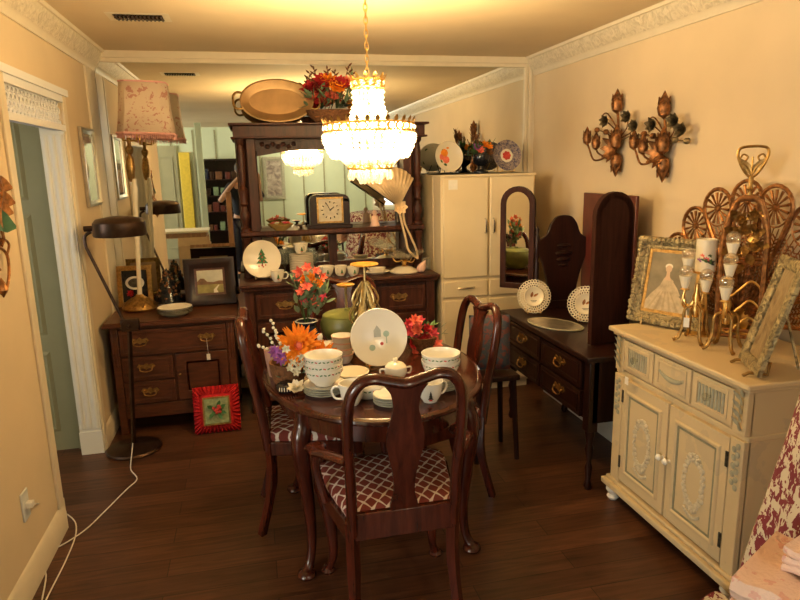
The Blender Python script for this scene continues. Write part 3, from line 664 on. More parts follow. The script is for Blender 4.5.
# counter of the sideboard
cy = SYF+.13
def on(x, y): p = P(x, y, 1, cy); return p.x
t, T = plate('tree_plate', .128, 'white plate painted with a decorated fir tree, propped on the sideboard counter', 'plate', (on(262, 258), cy+.05, SZ+.0045), radians(80), 0, CREAM, None)
for ch in t.children: ch.location = (0, 0, .135)
o = tree_motif(t, Tm((0, 0, 0), radians(80)), .118); o.location = (0, 0, .135); easel(t, .05, .07)
def tcup(x, lab, r=.042, h=.075, rz=-.3, y=0, z=SZ+.0005, g='fir tree mugs on the sideboard'):
    t = cup('tree_mug', lab, 'mug', (on(x, 275), cy+y, z), r, h, rz, CREAM, 0, g)
    wrap_motif(t, r, h*.48, .03, -pi/2-rz+.1); return t
tcup(277, 'small cream mug with a fir tree in front of the propped tree plate', y=-.07)
for i in range(12):
    plate('salad_plate', .085, 'cream plate in the tall stack on the sideboard left of the clock', 'plate', (on(303, 272), cy+.09, SZ+.0005+i*.0118), 0, 0, CREAM, None, 'plates in the tall stack on the sideboard')
tcup(303, 'cream mug with a fir tree on top of the tall plate stack', .045, .07, -1.2, .09, SZ+.0005+11*.0118+.03)
tcup(327, 'leftmost of the three cream cups right of the plate stack on the sideboard', .05, .07, 2.6, .03)
tcup(341, 'middle one of the three cream cups right of the plate stack on the sideboard', .04, .07, -2.2, .01)
tcup(353, 'rightmost of the three cream cups on the sideboard, beside the platter', .04, .065, .9, -.02)
for i, x in enumerate((287, 294, 312, 318)):
    t = thing('glass_goblet', ['leftmost clear glass goblet behind the mug on the sideboard', 'clear glass goblet just left of the tall plate stack', 'clear glass goblet just right of the tall plate stack', 'clear glass goblet left of the row of three cups'][i], 'goblet', (on(x, 272), cy+.20+.03*(i % 2), SZ+.0005), 0, 'glass goblets on the sideboard')
    MB().lathe([(0, 0), (.03, 0), (.03, .004), (.006, .01), (.005, .05), (.012, .06), (.03, .08), (.034, .12), (.03, .15), (.028, .15), (.031, .12), (.026, .082), (0, .065)], 16).build('glass', GLASS, t)
t = thing('gravy_platter', 'cream oval platter with a loop handled sauce boat on the sideboard', 'platter', (on(377, 275), cy-.01, SZ+.0005))
MB().lathe([(.05, 0), (.075, .012), (.09, .018), (.088, .022), (.05, .006), (0, .005)], 28, None, False, 1.05, .6).build('platter', CREAM, t)
s_ = MB().lathe([(.03, .007), (.045, .02), (.055, .045), (.05, .045), (.03, .012), (0, .01)], 20, None, False, 1.15, .7).build('sauce_boat', CREAM, t)
MB().tube(smooth([(-.055, 0, .04), (-.075, 0, .065), (-.05, 0, .08), (-.035, 0, .06)], 4), .005, 6).build('handle', CREAM, s_)
gx = on(405, 272); t = thing('glass_compote', 'clear glass bowl on a brass stem and cream foot at the right of the sideboard', 'compote', (gx, cy+.02, SZ+.0005))
MB().lathe([(0, 0), (.105, 0), (.108, .006), (.085, .018), (.06, .032), (.03, .04), (0, .04)], 28).build('foot', CREAM, t)
MB().lathe([(.022, .04), (.012, .05), (.02, .065), (.012, .08), (.03, .09), (0, .092)], 14).build('stem', BRASS, t)
for a in (0.6, 2.6, 4.4, 5.6): MB().tube(smooth([(.012*cos(a), .012*sin(a), .08), (.06*cos(a), .06*sin(a), .07), (.085*cos(a), .085*sin(a), .095)], 4), .004, 6).build('leaf_arm', BRASS, t)
n = 40; mb = MB()
L = [[(r*(1+.05*rf*sin(8*2*pi*j/n))*cos(2*pi*j/n), r*(1+.05*rf*sin(8*2*pi*j/n))*sin(2*pi*j/n), z+.012*rf*cos(6*2*pi*j/n)) for j in range(n)] for r, z, rf in ((.02, .092, 0), (.07, .10, 0), (.12, .13, .4), (.15, .155, 1), (.147, .158, 1), (.11, .135, .4), (.06, .106, 0))]
mb.loops(L, True, False).build('bowl', GLASS, t)
t = thing('cream_fan', 'cream folded hand fan with a long ribbon sash propped in the glass compote', 'fan', (gx, cy+.02, SZ+.10))
FY = -.0
def fp(x, y, d=0): q = P(x, y, 1, cy+.02); return V((q.x-gx, d, q.z-SZ-.10))
FANM = plain('cream_satin', (.80, .60, .36), .6, 0, .3, .06, 20)
ap = fp(399, 207); rim = smooth([fp(364, 183), fp(373, 173), fp(388, 167), fp(403, 170), fp(413, 179)], 6)
mb = MB(); K = len(rim); mb.loops([[ap+(q-ap)*.12+V((0, .012*(-1)**i, 0)) for i, q in enumerate(rim)], [q+V((0, .02*(-1)**i-.03, 0)) for i, q in enumerate(rim)]], False, False)
mb.build('leaf', FANM, t, solid=.003)
MB().tube([rim[0]+V((0, -.01, 0)), ap, ap+(ap-rim[0])*.1], .006, 6).build('guard_stick', DKMET, t)
for k, off in enumerate((-.012, .022)):
    mb = MB(); path = smooth([ap+V((off*.3, -.01, 0)), fp(402, 222), fp(406+k*3, 238), fp(409+k*5, 250), fp(418-k*3, 258)], 6)
    mb.tube([q+V((off*.6, -.02, 0)) for q in path], .016, 8, flat=(1.2, .5)); mb.build('ribbon', FANM, t)
mb = MB()
for i in range(7): a = i*.9; mb.petal(ap+V((0, -.02, 0)), (cos(a), -.4, sin(a)), (0, -1, .1), .055, .045, .3)
mb.build('bow', FANM, t)
t = thing('clear_tumbler', 'small clear glass tumbler at the right end of the sideboard counter', 'glass', (on(427, 270), cy+.02, SZ+.0005))
MB().lathe([(0, 0), (.028, 0), (.033, .09), (.031, .09), (.026, .006), (0, .006)], 16).build('glass', GLASS, t)
t = thing('cream_shell', 'cream spiral seashell beside the compote on the sideboard', 'seashell', (on(419, 268), cy-.06, SZ+.0005))
MB().ball((0, 0, .03), .03, 12, 8, (1.1, .9, 1)).lathe([(.028, 0), (.02, .03), (.006, .06), (0, .07)], 12, Tm((0, 0, .035), .5, .4)).build('shell', PINKC, t)
# ================================================================ tall cream kitchen cabinet
KX0, KX1, KYF, KYB, KZ = 1.262, 1.955, 4.20, 4.73, 1.575
t = thing('kitchen_cabinet', 'tall cream painted kitchen cabinet with two upper doors between sideboard and dresser', 'cabinet', ((KX0+KX1)/2, KYF, 0))
w = (KX1-KX0)/2; d = KYB-KYF
MB().bx(-w, w, .02, d, .06, KZ).bx(-w+.02, w-.02, .05, d, 0, .06).bx(-w-.004, w+.004, 0.005, d, KZ-.015, KZ).bx(-w-.004, -w, .2, .23, .06, KZ-.015).build('body', HOOS, t, bevel=.006)
for s in (-1, 1):
    x0, x1 = (-w+.012, -.006) if s < 0 else (.006, w-.012)
    q = MB().bx(x0, x1, 0, .022, .86, KZ-.02).build('upper_door', HOOS, t, bevel=.008)
    MB().tube(smooth([(s*.03, 0, 1.17), (s*.03, -.02, 1.18), (s*.03, -.022, 1.22), (s*.03, -.02, 1.26), (s*.03, 0, 1.27)], 3), .006, 6).build('handle', plain('chrome', (.6, .6, .58), .2, 1), q)
    q = MB().bx(x0, x1, 0, .022, .08, .70).build('lower_door', HOOS, t, bevel=.008)
    q = MB().bx(x0, x1, 0, .022, .72, .84).build('drawer', HOOS, t, bevel=.008)
    MB().tube(smooth([(s*w*.5-.06, 0, .79), (s*w*.5-.05, -.018, .79), (s*w*.5+.05, -.018, .79), (s*w*.5+.06, 0, .79)], 3), .006, 6).build('handle', bpy.data.materials['chrome'], q)
MB().bx(-w+.05, -w+.115, -.0015, .0, KZ-.10, KZ-.035).build('paper_note', PAPER, t, flat=True)
# on top of it
ky = KYB-.14
p = P(448, 172, 1, ky)
t, T = plate('flower_plate', .112, 'cream plate with orange flowers on a stand on top of the tall cream cabinet', 'plate', (p.x, ky, KZ+.0045), radians(80), radians(8), CREAM)
for ch in t.children: ch.location = (0, 0, .118)
mb = MB(); T2 = Tm((0, 0, 0), radians(80))
for a, z, r, m in ((-.03, .03, .03, ORANGE), (-.055, 0, .022, CORAL), (-.02, -.02, .028, CORAL), (-.05, .06, .014, LEAF), (-.065, -.035, .016, LEAF), (0, .07, .013, ORANGE), (-.03, -.06, .014, LEAF)):
    mb.m(m).lathe([(0, 0), (r, 0), (r*.5, .0015), (0, .002)], 9, T2 @ Tm((a, z, .0085)), False)
q = mb.build('flower_print', None, t); q.location = (0, 0, .118); easel(t, .045, .06, BLACK)
p = P(506, 172, 1, ky+.03)
blue = carved('blue_pattern_glaze', (.06, .06, .13), (.42, .33, .28), 60, 0)
t, T = plate('blue_plate', .115, 'dark blue patterned plate with a red centre on top of the tall cream cabinet', 'plate', (p.x, ky+.03, KZ+.0045), radians(80), radians(2), blue)
for ch in t.children: ch.location = (0, 0, .12)
mb = MB().m(CREAM).lathe([(0, .0085), (.05, .0085), (.048, .0095), (0, .0095)], 24, T2, False); mb.m(REDD)
for i in range(7): a = i*.9; mb.lathe([(0, 0), (.013, 0), (0, .0015)], 8, T2 @ Tm((.022*cos(a), .022*sin(a), .0097)), False)
mb.lathe([(0, 0), (.012, 0), (0, .0015)], 8, T2 @ Tm((0, 0, .0097)), False)
q = mb.build('centre_print', None, t); q.location = (0, 0, .12); easel(t, .05, .07)
p = P(481, 173, 1, ky); t = thing('black_urn', 'black footed urn of dried dark and orange flowers on top of the tall cream cabinet', 'vase', (p.x, ky, KZ+.0005))
MB().lathe([(0, 0), (.055, 0), (.055, .012), (.025, .03), (.022, .05), (.055, .075), (.065, .11), (.06, .14), (.05, .14), (.05, .1), (0, .08)], 20).build('urn', BLACK, t)
for i, m in enumerate((ORANGE, CORAL, PURPLE, BASKET, ORANGE)):
    q = V(((.02, -.02, -.045, .05, .045)[i], -.03, (.2, .165, .185, .15, .19)[i])); MB().m(m).flower(q, q+V((0, -.2, -.05)), .036, ((8, 1, .4), (6, .7, .9)), .6).build('flower', None, t)
leaves(t, [(R.uniform(-.07, .07), R.uniform(-.04, .04), R.uniform(.12, .2)) for _ in range(22)], LEAF, .06, .025, 2, (0, 0, .1))
mb = MB()
for x, h in ((-.07, .33), (-.06, .30), (-.03, .26)):
    mb.tube([(0, 0, .14), (x, 0, h-.08)], .003, 5)
    for i in range(9): a = i*2.4; mb.petal((x, 0, h-.08+i*.009), (.5*cos(a), .5*sin(a), 1), (cos(a), sin(a), 0), .045, .016, .1)
mb.build('dried_spike', BASKET, t)
# ================================================================ dining table and chairs
TX, TYC, TZ, TA, TB = .475, 2.72, .76, .48, .65
t = thing('dining_table', 'oval dark mahogany dining table with cabriole legs laid with china', 'table', (TX, TYC, 0))
L = [[(TA*k*cos(2*pi*j/64), TB*k2*sin(2*pi*j/64), z) for j in range(64)] for k, k2, z in ((.93, .95, TZ-.034), (.975, .98, TZ-.03), (1, 1, TZ-.018), (.995, .996, TZ-.008), (.97, .978, TZ-.002), (.955, .967, TZ))]
MB().loops(L).build('tabletop', TABLEW, t, ang=25)
L = [[((TA-o)*cos(2*pi*j/64), (TB-o)*sin(2*pi*j/64), z) for j in range(64)] for o, z in ((.06, TZ-.034), (.06, TZ-.11), (.08, TZ-.11), (.08, TZ-.034))]
MB().loops(L, True, False, True).build('apron', MAHOG, t)
for sx in (-1, 1):
    for sy in (-1, 1):
        c = V((sx*.335, sy*.345, 0)); dr = V((sx, sy, 0)).normalized()
        pth = [c+dr*o+V((0, 0, z)) for o, z in ((0, .725), (.0, .66), (.02, .60), (.022, .52), (.0, .35), (-.012, .2), (-.006, .1), (.012, .045), (.03, .02))]
        mb = MB().tube(smooth(pth, 3), [.036, .036, .036, .038, .038, .04, .04, .039, .037, .034, .032, .03, .028, .026, .024, .022, .021, .02, .019, .019, .019, .02, .021, .024, .026][:25], 10)
        mb.lathe([(.0, 0), (.032, 0), (.04, .012), (.036, .024), (.022, .034), (0, .036)], 16, Tm(c+dr*.03)); mb.build('leg', MAHOG, t)
def chair(label, arms, loc, rz, group=None):
    t = thing('dining_armchair' if arms else 'dining_chair', label, 'chair', loc, rz, group)
    sw, sd, sh = (.25, .22, .46) if arms else (.23, .21, .46)
    bw = sw-.055 if arms else sw-.045; o = lambda k: [(-bw*k, -sd), (-sw*k, sd*.2), (-sw*k*1.02, sd), (0, sd+.02), (sw*k*1.02, sd), (sw*k, sd*.2), (bw*k, -sd)]
    q = [(V((p.x, p.y))) for p in smooth([(x, y, 0) for x, y in o(1)], 4)]
    MB().loops([[(p.x, p.y, z) for p in q] for z in (sh-.075, sh-.01)]).build('seat_rail', MAHOG, t, bevel=.004)
    L = [[(p.x*k, p.y*k, z) for p in q] for k, z in ((.93, sh-.012), (.955, sh+.008), (.93, sh+.026), (.8, sh+.037), (.5, sh+.042), (.15, sh+.043))]
    MB().loops(L).build('seat', TREL, t, ang=60)
    for s in (-1, 1):
        pth = [V((s*(sw-.03), sd-.03, z))+V((s, 1, 0))*k for z, k in ((sh-.03, 0), (sh-.1, .012), (.28, 0), (.12, -.012), (.04, .0), (.015, .012))]
        MB().tube(smooth(pth, 3), [.03]*3+[.032]*3+[.028, .025, .022, .02, .018, .016, .016, .017, .02, .022][:10], 10).lathe([(0, 0), (.026, 0), (.03, .01), (.02, .024), (0, .026)], 12, Tm((s*(sw-.018), sd-.018, 0))).build('leg', MAHOG, t)
        MB().tube(smooth([(s*(bw-.015), -sd+.01, sh-.01), (s*(bw-.015), -sd+.01, .25), (s*(bw-.005), -sd-.05, .0)], 5), [.024]*6+[.021]*5, 4, flat=(1, 1)).build('leg', MAHOG, t)
    # looped back with yoke crest, raked backwards
    def bk(x, z): return V((x, -sd+.005-max(0, z-sh)*.17, z))
    hw = bw*.98
    pts = smooth([bk(-bw+.015, sh-.05), bk(-bw+.012, sh+.15), bk(-hw+.0, sh+.32), bk(-hw+.004, sh+.45), bk(-hw*.82, sh+.515), bk(-hw*.58, sh+.533), bk(-hw*.28, sh+.520), bk(0, sh+.508), bk(hw*.28, sh+.520), bk(hw*.58, sh+.533), bk(hw*.82, sh+.515), bk(hw-.004, sh+.45), bk(hw, sh+.32), bk(bw-.012, sh+.15), bk(bw-.015, sh-.05)], 5)
    MB().tube(pts, .021, 10, flat=(1.05, .9)).build('back_frame', MAHOG, t)
    prof = [(.05, 0), (.048, .05), (.036, .10), (.042, .18), (.06, .26), (.063, .32), (.05, .38), (.042, .42), (.05, .47), (.07, .50)]
    pr = smooth([(w_, z, 0) for w_, z in prof], 3)
    out = [(p.x, p.y) for p in pr]+[(-p.x, p.y) for p in pr[::-1]]
    MB().loops([[bk(x, sh+z)+V((0, yy, 0)) for x, z in out] for yy in (-.006, .008)]).build('splat', MAHOG, t)
    MB().bx(-bw+.02, bw-.02, -sd-.008, -sd+.018, sh-.07, sh+.03).build('back_rail', MAHOG, t, bevel=.004)
    if arms:
        for s in (-1, 1):
            a = MB().tube(smooth([bk(s*(hw-.0), sh+.24), V((s*(sw+.005), -sd+.08, sh+.225)), V((s*(sw+.025), -.06, sh+.20)), V((s*(sw+.02), .0, sh+.19)), V((s*(sw+.03), .035, sh+.175))], 4), [.018]*6+[.022]*5+[.028]*6, 10, flat=(1.3, .75)).build('arm', MAHOG, t)
            MB().tube(smooth([V((s*(sw+.02), -.01, sh+.185)), V((s*(sw+.025), .01, sh+.1)), V((s*(sw-.004), .0, sh-.03))], 4), .016, 8).build('arm_post', MAHOG, a)
    return t
chair('mahogany armchair with its back to the camera at the near end of the table', True, (.44, 2.165, 0), 0)
chair('mahogany armchair facing the camera at the far end of the table', True, (.50, 3.42, 0), pi)
chair('mahogany side chair at the left of the table, seen from its side', False, (.215, 2.88, 0), radians(-93))
chair('glossy mahogany side chair at the right of the table, beside the dark dresser', False, (.80, 2.90, 0), radians(99)).scale = (1, 1, .97)
# cushion on a little stool behind the right chair
t = thing('small_stool', 'small dark wooden stool behind the right dining chair', 'stool', (1.25, 3.24, 0))
MB().bx(-.13, .13, -.13, .13, .47, .50).build('seat', DARK, t, bevel=.006)
for sx in (-1, 1):
    for sy in (-1, 1): MB().tube([(sx*.1, sy*.1, .475), (sx*.12, sy*.12, 0)], [.018, .014], 8).build('leg', DARK, t)
t = thing('tapestry_cushion', 'blue and rose tapestry cushion standing upright behind the right dining chair', 'cushion', (1.25, 3.24, .503), radians(-15))
TAP = blotch('tapestry_cloth', (.06, .075, .10), (.16, .06, .06), 30, .54, .9, (.12, .10, .08))
T = Tm((0, 0, 0), radians(-8)); mb = MB()
def pil2(u, v, s): e = max(0, (1-(2*u-1)**4)*(1-(2*v-1)**4)); return ((u-.5)*.23, -s*.06*e**.5, v*.31)
mb.sheet(lambda u, v: pil2(u, v, 1), 14, 14, T).sheet(lambda u, v: pil2(u, v, -1), 14, 14, T); mb.build('pad', TAP, t)
# ---------------------------------------------------------------- china on the table
def tp(x, y): p = P(x, y, 2, TZ); return p
SAUC = [(.0, 0), (.045, 0), (.05, .003), (.08, .012), (.0815, .0145), (.05, .006), (0, .005)]
def saucers(x, y, n, r, labs, grp, dx=0):
    p = tp(x, y)
    for i in range(n):
        t = thing('saucer', labs[i], 'saucer', (p.x+dx, p.y, TZ+.0005+i*.0095), 0, grp)
        MB().lathe([(q*r/.08, z) for q, z in SAUC], 32, None, False).build('dish', WHITEC, t)
        MB().lathe([(r*.985, .0125), (r*1.022, .0138), (r*1.02, .0148)], 32, None, False).build('rim_line', GREENF, t)
    return p
def bowls(p, z0, n, r, labs, grp, bz=.026):
    for i in range(n):
        t = thing('cereal_bowl', labs[i], 'bowl', (p.x, p.y, z0+i*bz), i*.4, grp)
        MB().lathe([(0, .004), (r*.45, .004), (r*.48, 0), (r*.52, .006), (r*.8, .025), (r*.95, .05), (r, .072), (r*.965, .072), (r*.9, .045), (r*.5, .012), (0, .010)], 32, None, False).build('body', WHITEC, t)
        band(t, r*.965, r*.982, .0555, .0605, 30)
ORD = ('lowest', 'second lowest', 'second highest', 'topmost')
p = saucers(325, 393, 4, .082, [o+' saucer of the stack under the left bowls, beside the sunflowers' for o in ORD], 'saucers under the left bowls')
bowls(p, TZ+.038, 3, .076, ['bottom white bowl of the stack of three beside the orange sunflower', 'middle white bowl of the stack of three beside the orange sunflower', 'top white bowl of the stack of three beside the orange sunflower'], 'white bowls stacked by the sunflowers')
p = saucers(441, 388, 5, .078, [o+' saucer of the stack at the right, under the single bowl' for o in ('lowest', 'second', 'third', 'fourth', 'topmost')], 'saucers under the right bowl')
bowls(p, TZ+.048, 2, .078, ['lower white bowl on the right saucer stack, mostly behind the armchair crest', 'upper white garlanded bowl on the right saucer stack'], 'bowls on the right saucer stack', .03)
saucers(391, 404, 4, .066, [o+' saucer of the small stack behind the near armchair splat' for o in ORD], 'saucers behind the armchair splat')
# big upright plate
p = P(379, 341, 1, 2.66)
t, T = plate('serving_platter', .128, 'large round white plate with a small house and tree print propped upright on the table', 'plate', (p.x, 2.68, TZ+.005), radians(78), 0, WHITEC)
for ch in t.children: ch.location = (0, 0, .136)
mb = MB(); y = .0085; T3 = T
PG_ = plain('print_grey', (.36, .38, .35), .3); PGR = plain('print_green', (.34, .46, .38), .3)
mb.m(PG_).add([(-.02, 0, y), (.012, 0, y), (.012, .03, y), (-.004, .052, y), (-.02, .03, y)], [(0, 1, 2, 3, 4)], T3)
q = mb.build('house_print', None, t); q.location = (0, 0, .136); mb = MB()
mb.m(PGR).lathe([(0, 0), (.014, 0), (0, .001)], 12, T3 @ Tm((.036, .012, y)), False).add([(.034, -.03, y), (.038, -.03, y), (.038, 0, y), (.034, 0, y)], [(0, 1, 2, 3)], T3)
q = mb.build('tree_print', None, t); q.location = (0, 0, .136); mb = MB().m(PGR)
mb.lathe([(0, 0), (.014, 0), (0, .001)], 12, T3 @ Tm((-.03, -.045, y)), False)
q = mb.build('bush_print', None, t); q.location = (0, 0, .136); mb = MB()
mb.m(REDD).lathe([(0, 0), (.008, 0), (0, .001)], 10, T3 @ Tm((.014, -.03, y)), False)
q = mb.build('shrub_print', None, t); q.location = (0, 0, .136); easel(t, .05, .07)
# lidded sugar bowl, creamers, cups, vegetable bowl
p = tp(398, 382); t = thing('sugar_bowl', 'cream lidded sugar bowl with knob in front of the big upright plate', 'bowl', (p.x, p.y+.04, TZ+.0005))
Q = MX.Scale(.78, 4)
MB().lathe([(0, 0), (.035, 0), (.055, .025), (.062, .05), (.056, .072), (.05, .07), (0, .06)], 24, Q).build('body', WHITEC, t)
MB().lathe([(.058, .072), (.045, .088), (.02, .098), (.01, .102), (.014, .112), (.009, .12), (0, .121)], 24, Q).build('lid', CREAM, t)
for s in (-1, 1): MB().tube(smooth([(s*.058, 0, .06), (s*.085, 0, .06), (s*.08, 0, .03), (s*.055, 0, .03)], 4), .005, 6, T=Q).build('handle', WHITEC, t)
p = tp(370, 400); t = thing('vegetable_bowl', 'low white covered bowl with garland behind the left loop of the near armchair', 'bowl', (p.x, p.y+.05, TZ+.0005))
MB().lathe([(0, 0), (.045, 0), (.065, .02), (.072, .045), (.07, .05), (.05, .068), (.02, .078), (0, .079)], 26).build('body', WHITEC, t); band(t, .0705, .072, .036, .041, 26)
def jug(x, y, lab, r, h, rz):
    p = tp(x, y); t = cup('cream_jug', lab, 'jug', (p.x, p.y, TZ+.0005), r, h, rz, WHITEC)
    wrap_motif(t, r*1.0, h*.42, .03, -pi/2-rz-.2, 'house_print', True, IRON); return t
jug(352, 404, 'white jug with its handle to the left, beside the near armchair stile', .043, .085, pi*.92)
jug(430, 401, 'white cup with handle at its right, behind the right loop of the armchair', .045, .08, .35)
p = tp(353, 385); t = thing('butter_dish', 'cream tilted shallow dish between the left bowls and the near armchair', 'dish', (p.x, p.y+.03, TZ+.0005))
MB().lathe([(0, 0), (.04, 0), (.075, .05), (.072, .052), (.036, .006), (0, .006)], 24, None, False).build('dish', CREAM, t)
p = tp(347, 372)
for k, (x, y, n) in enumerate(((331, 362, 2), (345, 366, 4))):
    p = tp(x, y)
    for i in range(n):
        t = thing('peach_cup', ['%s peach cup of the %s column behind the white bowls' % (a, ('left', 'right')[k]) for a in (('lower', 'upper') if n == 2 else ('bottom', 'second', 'third', 'top'))][i], 'cup', (p.x, p.y+.06, TZ+.0005+i*.028), 0, 'peach cups in columns behind the bowls')
        MB().lathe([(0, 0), (.032, 0), (.045, .02), (.05, .045), (.047, .045), (.04, .02), (0, .006)], 22, None, False).build('bowl', WHITEC, t)
        MB().lathe([(.0475, .0455), (.051, .0455), (.051, .040), (.0485, .038)], 22, None, False).build('peach_rim', PINKC, t)
# flowers at the left of the table
p = tp(298, 385); fb = thing('sunflower_arrangement', 'arrangement with a big orange sunflower, purple and white flowers at the left table edge', 'flowers', (.105, 2.60, TZ+.0005))
MB().lathe([(0, 0), (.06, 0), (.075, .04), (.08, .09), (.072, .09), (.068, .04), (0, .02)], 18, None, False).build('basket', BASKET, fb)
def fl(x, y, Y): q = P(x, y, 1, Y); return V((q.x-.105, q.y-2.60, q.z-TZ))
FD = V((-.05, -1, .35))
c = fl(299, 346, 2.56); MB().m(ORANGE).flower(c, FD, .096, ((30, 1, .0), (30, .95, .3), (28, .82, .6), (24, .66, .9), (18, .5, 1.2)), .2, .05).m(CORAL).ball(c+FD*.02, .02, 10, 8).build('sunflower', None, fb, label='big orange sunflower')
c = fl(322, 356, 2.58); MB().m(ORANGE).flower(c, V((.3, -1, .2)), .072, ((24, 1, .1), (22, .85, .5), (18, .65, .9)), .24, .05).m(BASKET).ball(c+V((.004, -.014, .003)), .016, 8, 6).build('sunflower', None, fb, label='smaller orange sunflower')
for x, y in ((275, 352), (281, 358)): MB().m(PURPLE).flower(fl(x, y, 2.53), FD, .032, ((10, 1, .3), (8, .7, .7)), .4).build('purple_flower', None, fb)
for x, y in ((293, 361), (299, 366), (305, 362), (302, 357), (308, 369), (296, 372), (286, 349), (290, 368)): MB().m(WHITEF).flower(fl(x, y, 2.51), FD+V((R.uniform(-.4, .4), 0, R.uniform(-.3, .3))), .02, ((6, 1, .3), (5, .6, .9)), .6).build('white_flower', None, fb)
leaves(fb, [fl(R.uniform(284, 316), R.uniform(354, 378), 2.56) for _ in range(26)], LEAF2, .045, .018, 2, (0, 0, .03))
mb = MB()
for tip in ((272, 321), (263, 330), (258, 346), (275, 331)):
    q = smooth([fl(285, 362, 2.58), fl((285+tip[0])/2-1, (362+tip[1])/2-3, 2.57), fl(tip[0], tip[1], 2.56)], 4); mb.m(LEAF2).tube(q, .0022, 5); mb.m(WHITEF)
    for k, z in enumerate(q[2:]): mb.ball(z+V((R.uniform(-.005, .005), -.004, .003)), .0065, 6, 5)
mb.build('bud_twig', None, fb)
q = P(272, 372, 1, 2.60); t = thing('blush_vase', 'tall blush glass vase standing at the very left edge of the table', 'vase', (.055, 2.70, TZ+.0005))
MB().lathe([(0, 0), (.03, 0), (.034, .02), (.042, .08), (.046, .12), (.043, .12), (.038, .08), (.028, .01), (0, .008)], 18, None, False).build('vase', plain('blush_glass', (.45, .26, .20), .3, 0, .5, .1, 10), t)
p = tp(287, 392); t = thing('striped_trinket_bowl', 'small black striped round trinket pot beside the left saucers', 'bowl', (p.x+.0, p.y+.01, TZ+.0005))
MB().lathe([(0, 0), (.03, 0), (.042, .015), (.04, .03), (.03, .036), (0, .037)], 20).build('pot', BLACK, t)
mb = MB()
for i in range(7): a = -pi/2+(i-3)*.25; mb.tube([(.043*cos(a), .043*sin(a), .012), (.0425*cos(a), .0425*sin(a), .028)], .0016, 4)
mb.build('stripes', CREAM, t)
p = tp(296, 383); t = thing('cream_rosebud', 'cream paper rose lying behind the striped trinket pot', 'flower', (.125, 2.44, TZ+.012))
MB().m(CREAM).flower((0, 0, .01), (0, -.5, 1), .04, ((7, 1, .3), (6, .75, .7), (4, .5, 1.1)), .65).build('petals', None, t)
# blue vase with coral flowers
p = P(309, 345, 2, TZ); bv = thing('blue_vase', 'dark blue vase of coral and orange flowers towards the far left of the table', 'vase', (.20, 3.06, TZ+.0005))
vx = P(307, 330, 1, 3.06); 
bv.location.x = vx.x
MB().lathe([(0, 0), (.04, 0), (.05, .02), (.062, .06), (.055, .10), (.042, .125), (.055, .145), (.05, .145), (.036, .12), (0, .1)], 22).build('vase', NAVY, bv)
MB().lathe([(.053, .144), (.058, .147), (.053, .150), (.048, .147)], 22, None, False).build('rim_band', WHITEC, bv)
def fl2(x, y, Y): q = P(x, y, 1, Y); return V((q.x-vx.x, q.y-3.06, q.z-TZ))
for x, y, m in ((299, 272, CORAL), (307, 268, CORAL), (316, 271, CORAL), (322, 277, CORAL), (303, 280, ORANGE), (298, 278, CORAL), (312, 278, ORANGE), (320, 284, ORANGE), (307, 286, CORAL), (301, 292, CORAL), (315, 291, CORAL), (323, 298, PINKF), (303, 302, PINKF), (316, 301, CORAL)):
    c = fl2(x, y, 3.04+R.uniform(-.04, .04)); MB().m(m).flower(c, FD+V((R.uniform(-.5, .5), 0, R.uniform(-.2, .6))), R.uniform(.024, .034), ((6, 1, .4), (5, .7, .9)), .6).build('flower', None, bv)
leaves(bv, [fl2(R.uniform(294, 326), R.uniform(280, 316), 3.03+R.uniform(-.03, .03)) for _ in range(60)], LEAF2, .055, .022, 2, (0, 0, .1))
mb = MB()
for a in range(7): mb.tube([(0, 0, .12), (.05*cos(a), .03*sin(a), .28)], .002, 4)
mb.build('stems', LEAF, bv)
q = P(320, 340, 1, 2.98); t = thing('china_figurine', 'tiny white and gold china figurine in front of the dark blue vase', 'figurine', (q.x, 2.98, TZ+.0005))
MB().lathe([(0, 0), (.03, 0), (.03, .008), (.022, .03), (.026, .045), (.012, .07), (.015, .085), (.01, .098), (0, .1)], 12).build('figure', WHITEC, t); MB().petal((0, -.02, .03), (-.6, -.2, 1), (0, -1, 0), .05, .03, .1).petal((0, -.02, .03), (.6, -.2, 1), (0, -1, 0), .05, .03, .1).build('gold_wings', BRASS, t)
# green bowl, scrolled brass holder, dishes, pink flowers
q = P(350, 335, 1, 3.06); t = thing('green_tureen', 'large moss green round pottery tureen behind the cups on the table', 'tureen', (q.x, 3.12, TZ+.0005))
GRN = plain('moss_glaze', (.16, .17, .04), .4, 0, .5, .35, 9)
MB().lathe([(0, 0), (.07, 0), (.1, .025), (.13, .07), (.135, .11), (.12, .15), (.11, .155), (0, .155)], 30, None, True, 1.05).build('body', GRN, t)
MB().lathe([(.118, .155), (.1, .17), (.05, .183), (.015, .187), (.015, .2), (0, .203)], 30, Tm((0, 0, 0), 0, 0, 0, (1.05, 1, .6)) @ Tm((0, 0, .103))).build('lid', GRN, t)
q = P(366, 318, 1, 2.92); bh = thing('scrolled_candle_holder', 'pale gold scrolled candle holder with an amber dish on top, behind the big plate', 'candle holder', (q.x, 2.92, TZ+.0005))
PGOLD = plain('pale_gold', (.55, .43, .20), .4, .8, .5, .3, 50)
MB().lathe([(0, 0), (.05, 0), (.052, .01), (.025, .02), (.012, .04), (.012, .10), (.03, .115), (.055, .12), (.05, .13), (0, .13)], 20).build('base', PGOLD, bh)
mb = MB().tube([(0, 0, .12), (0, 0, .425)], .006, 8)
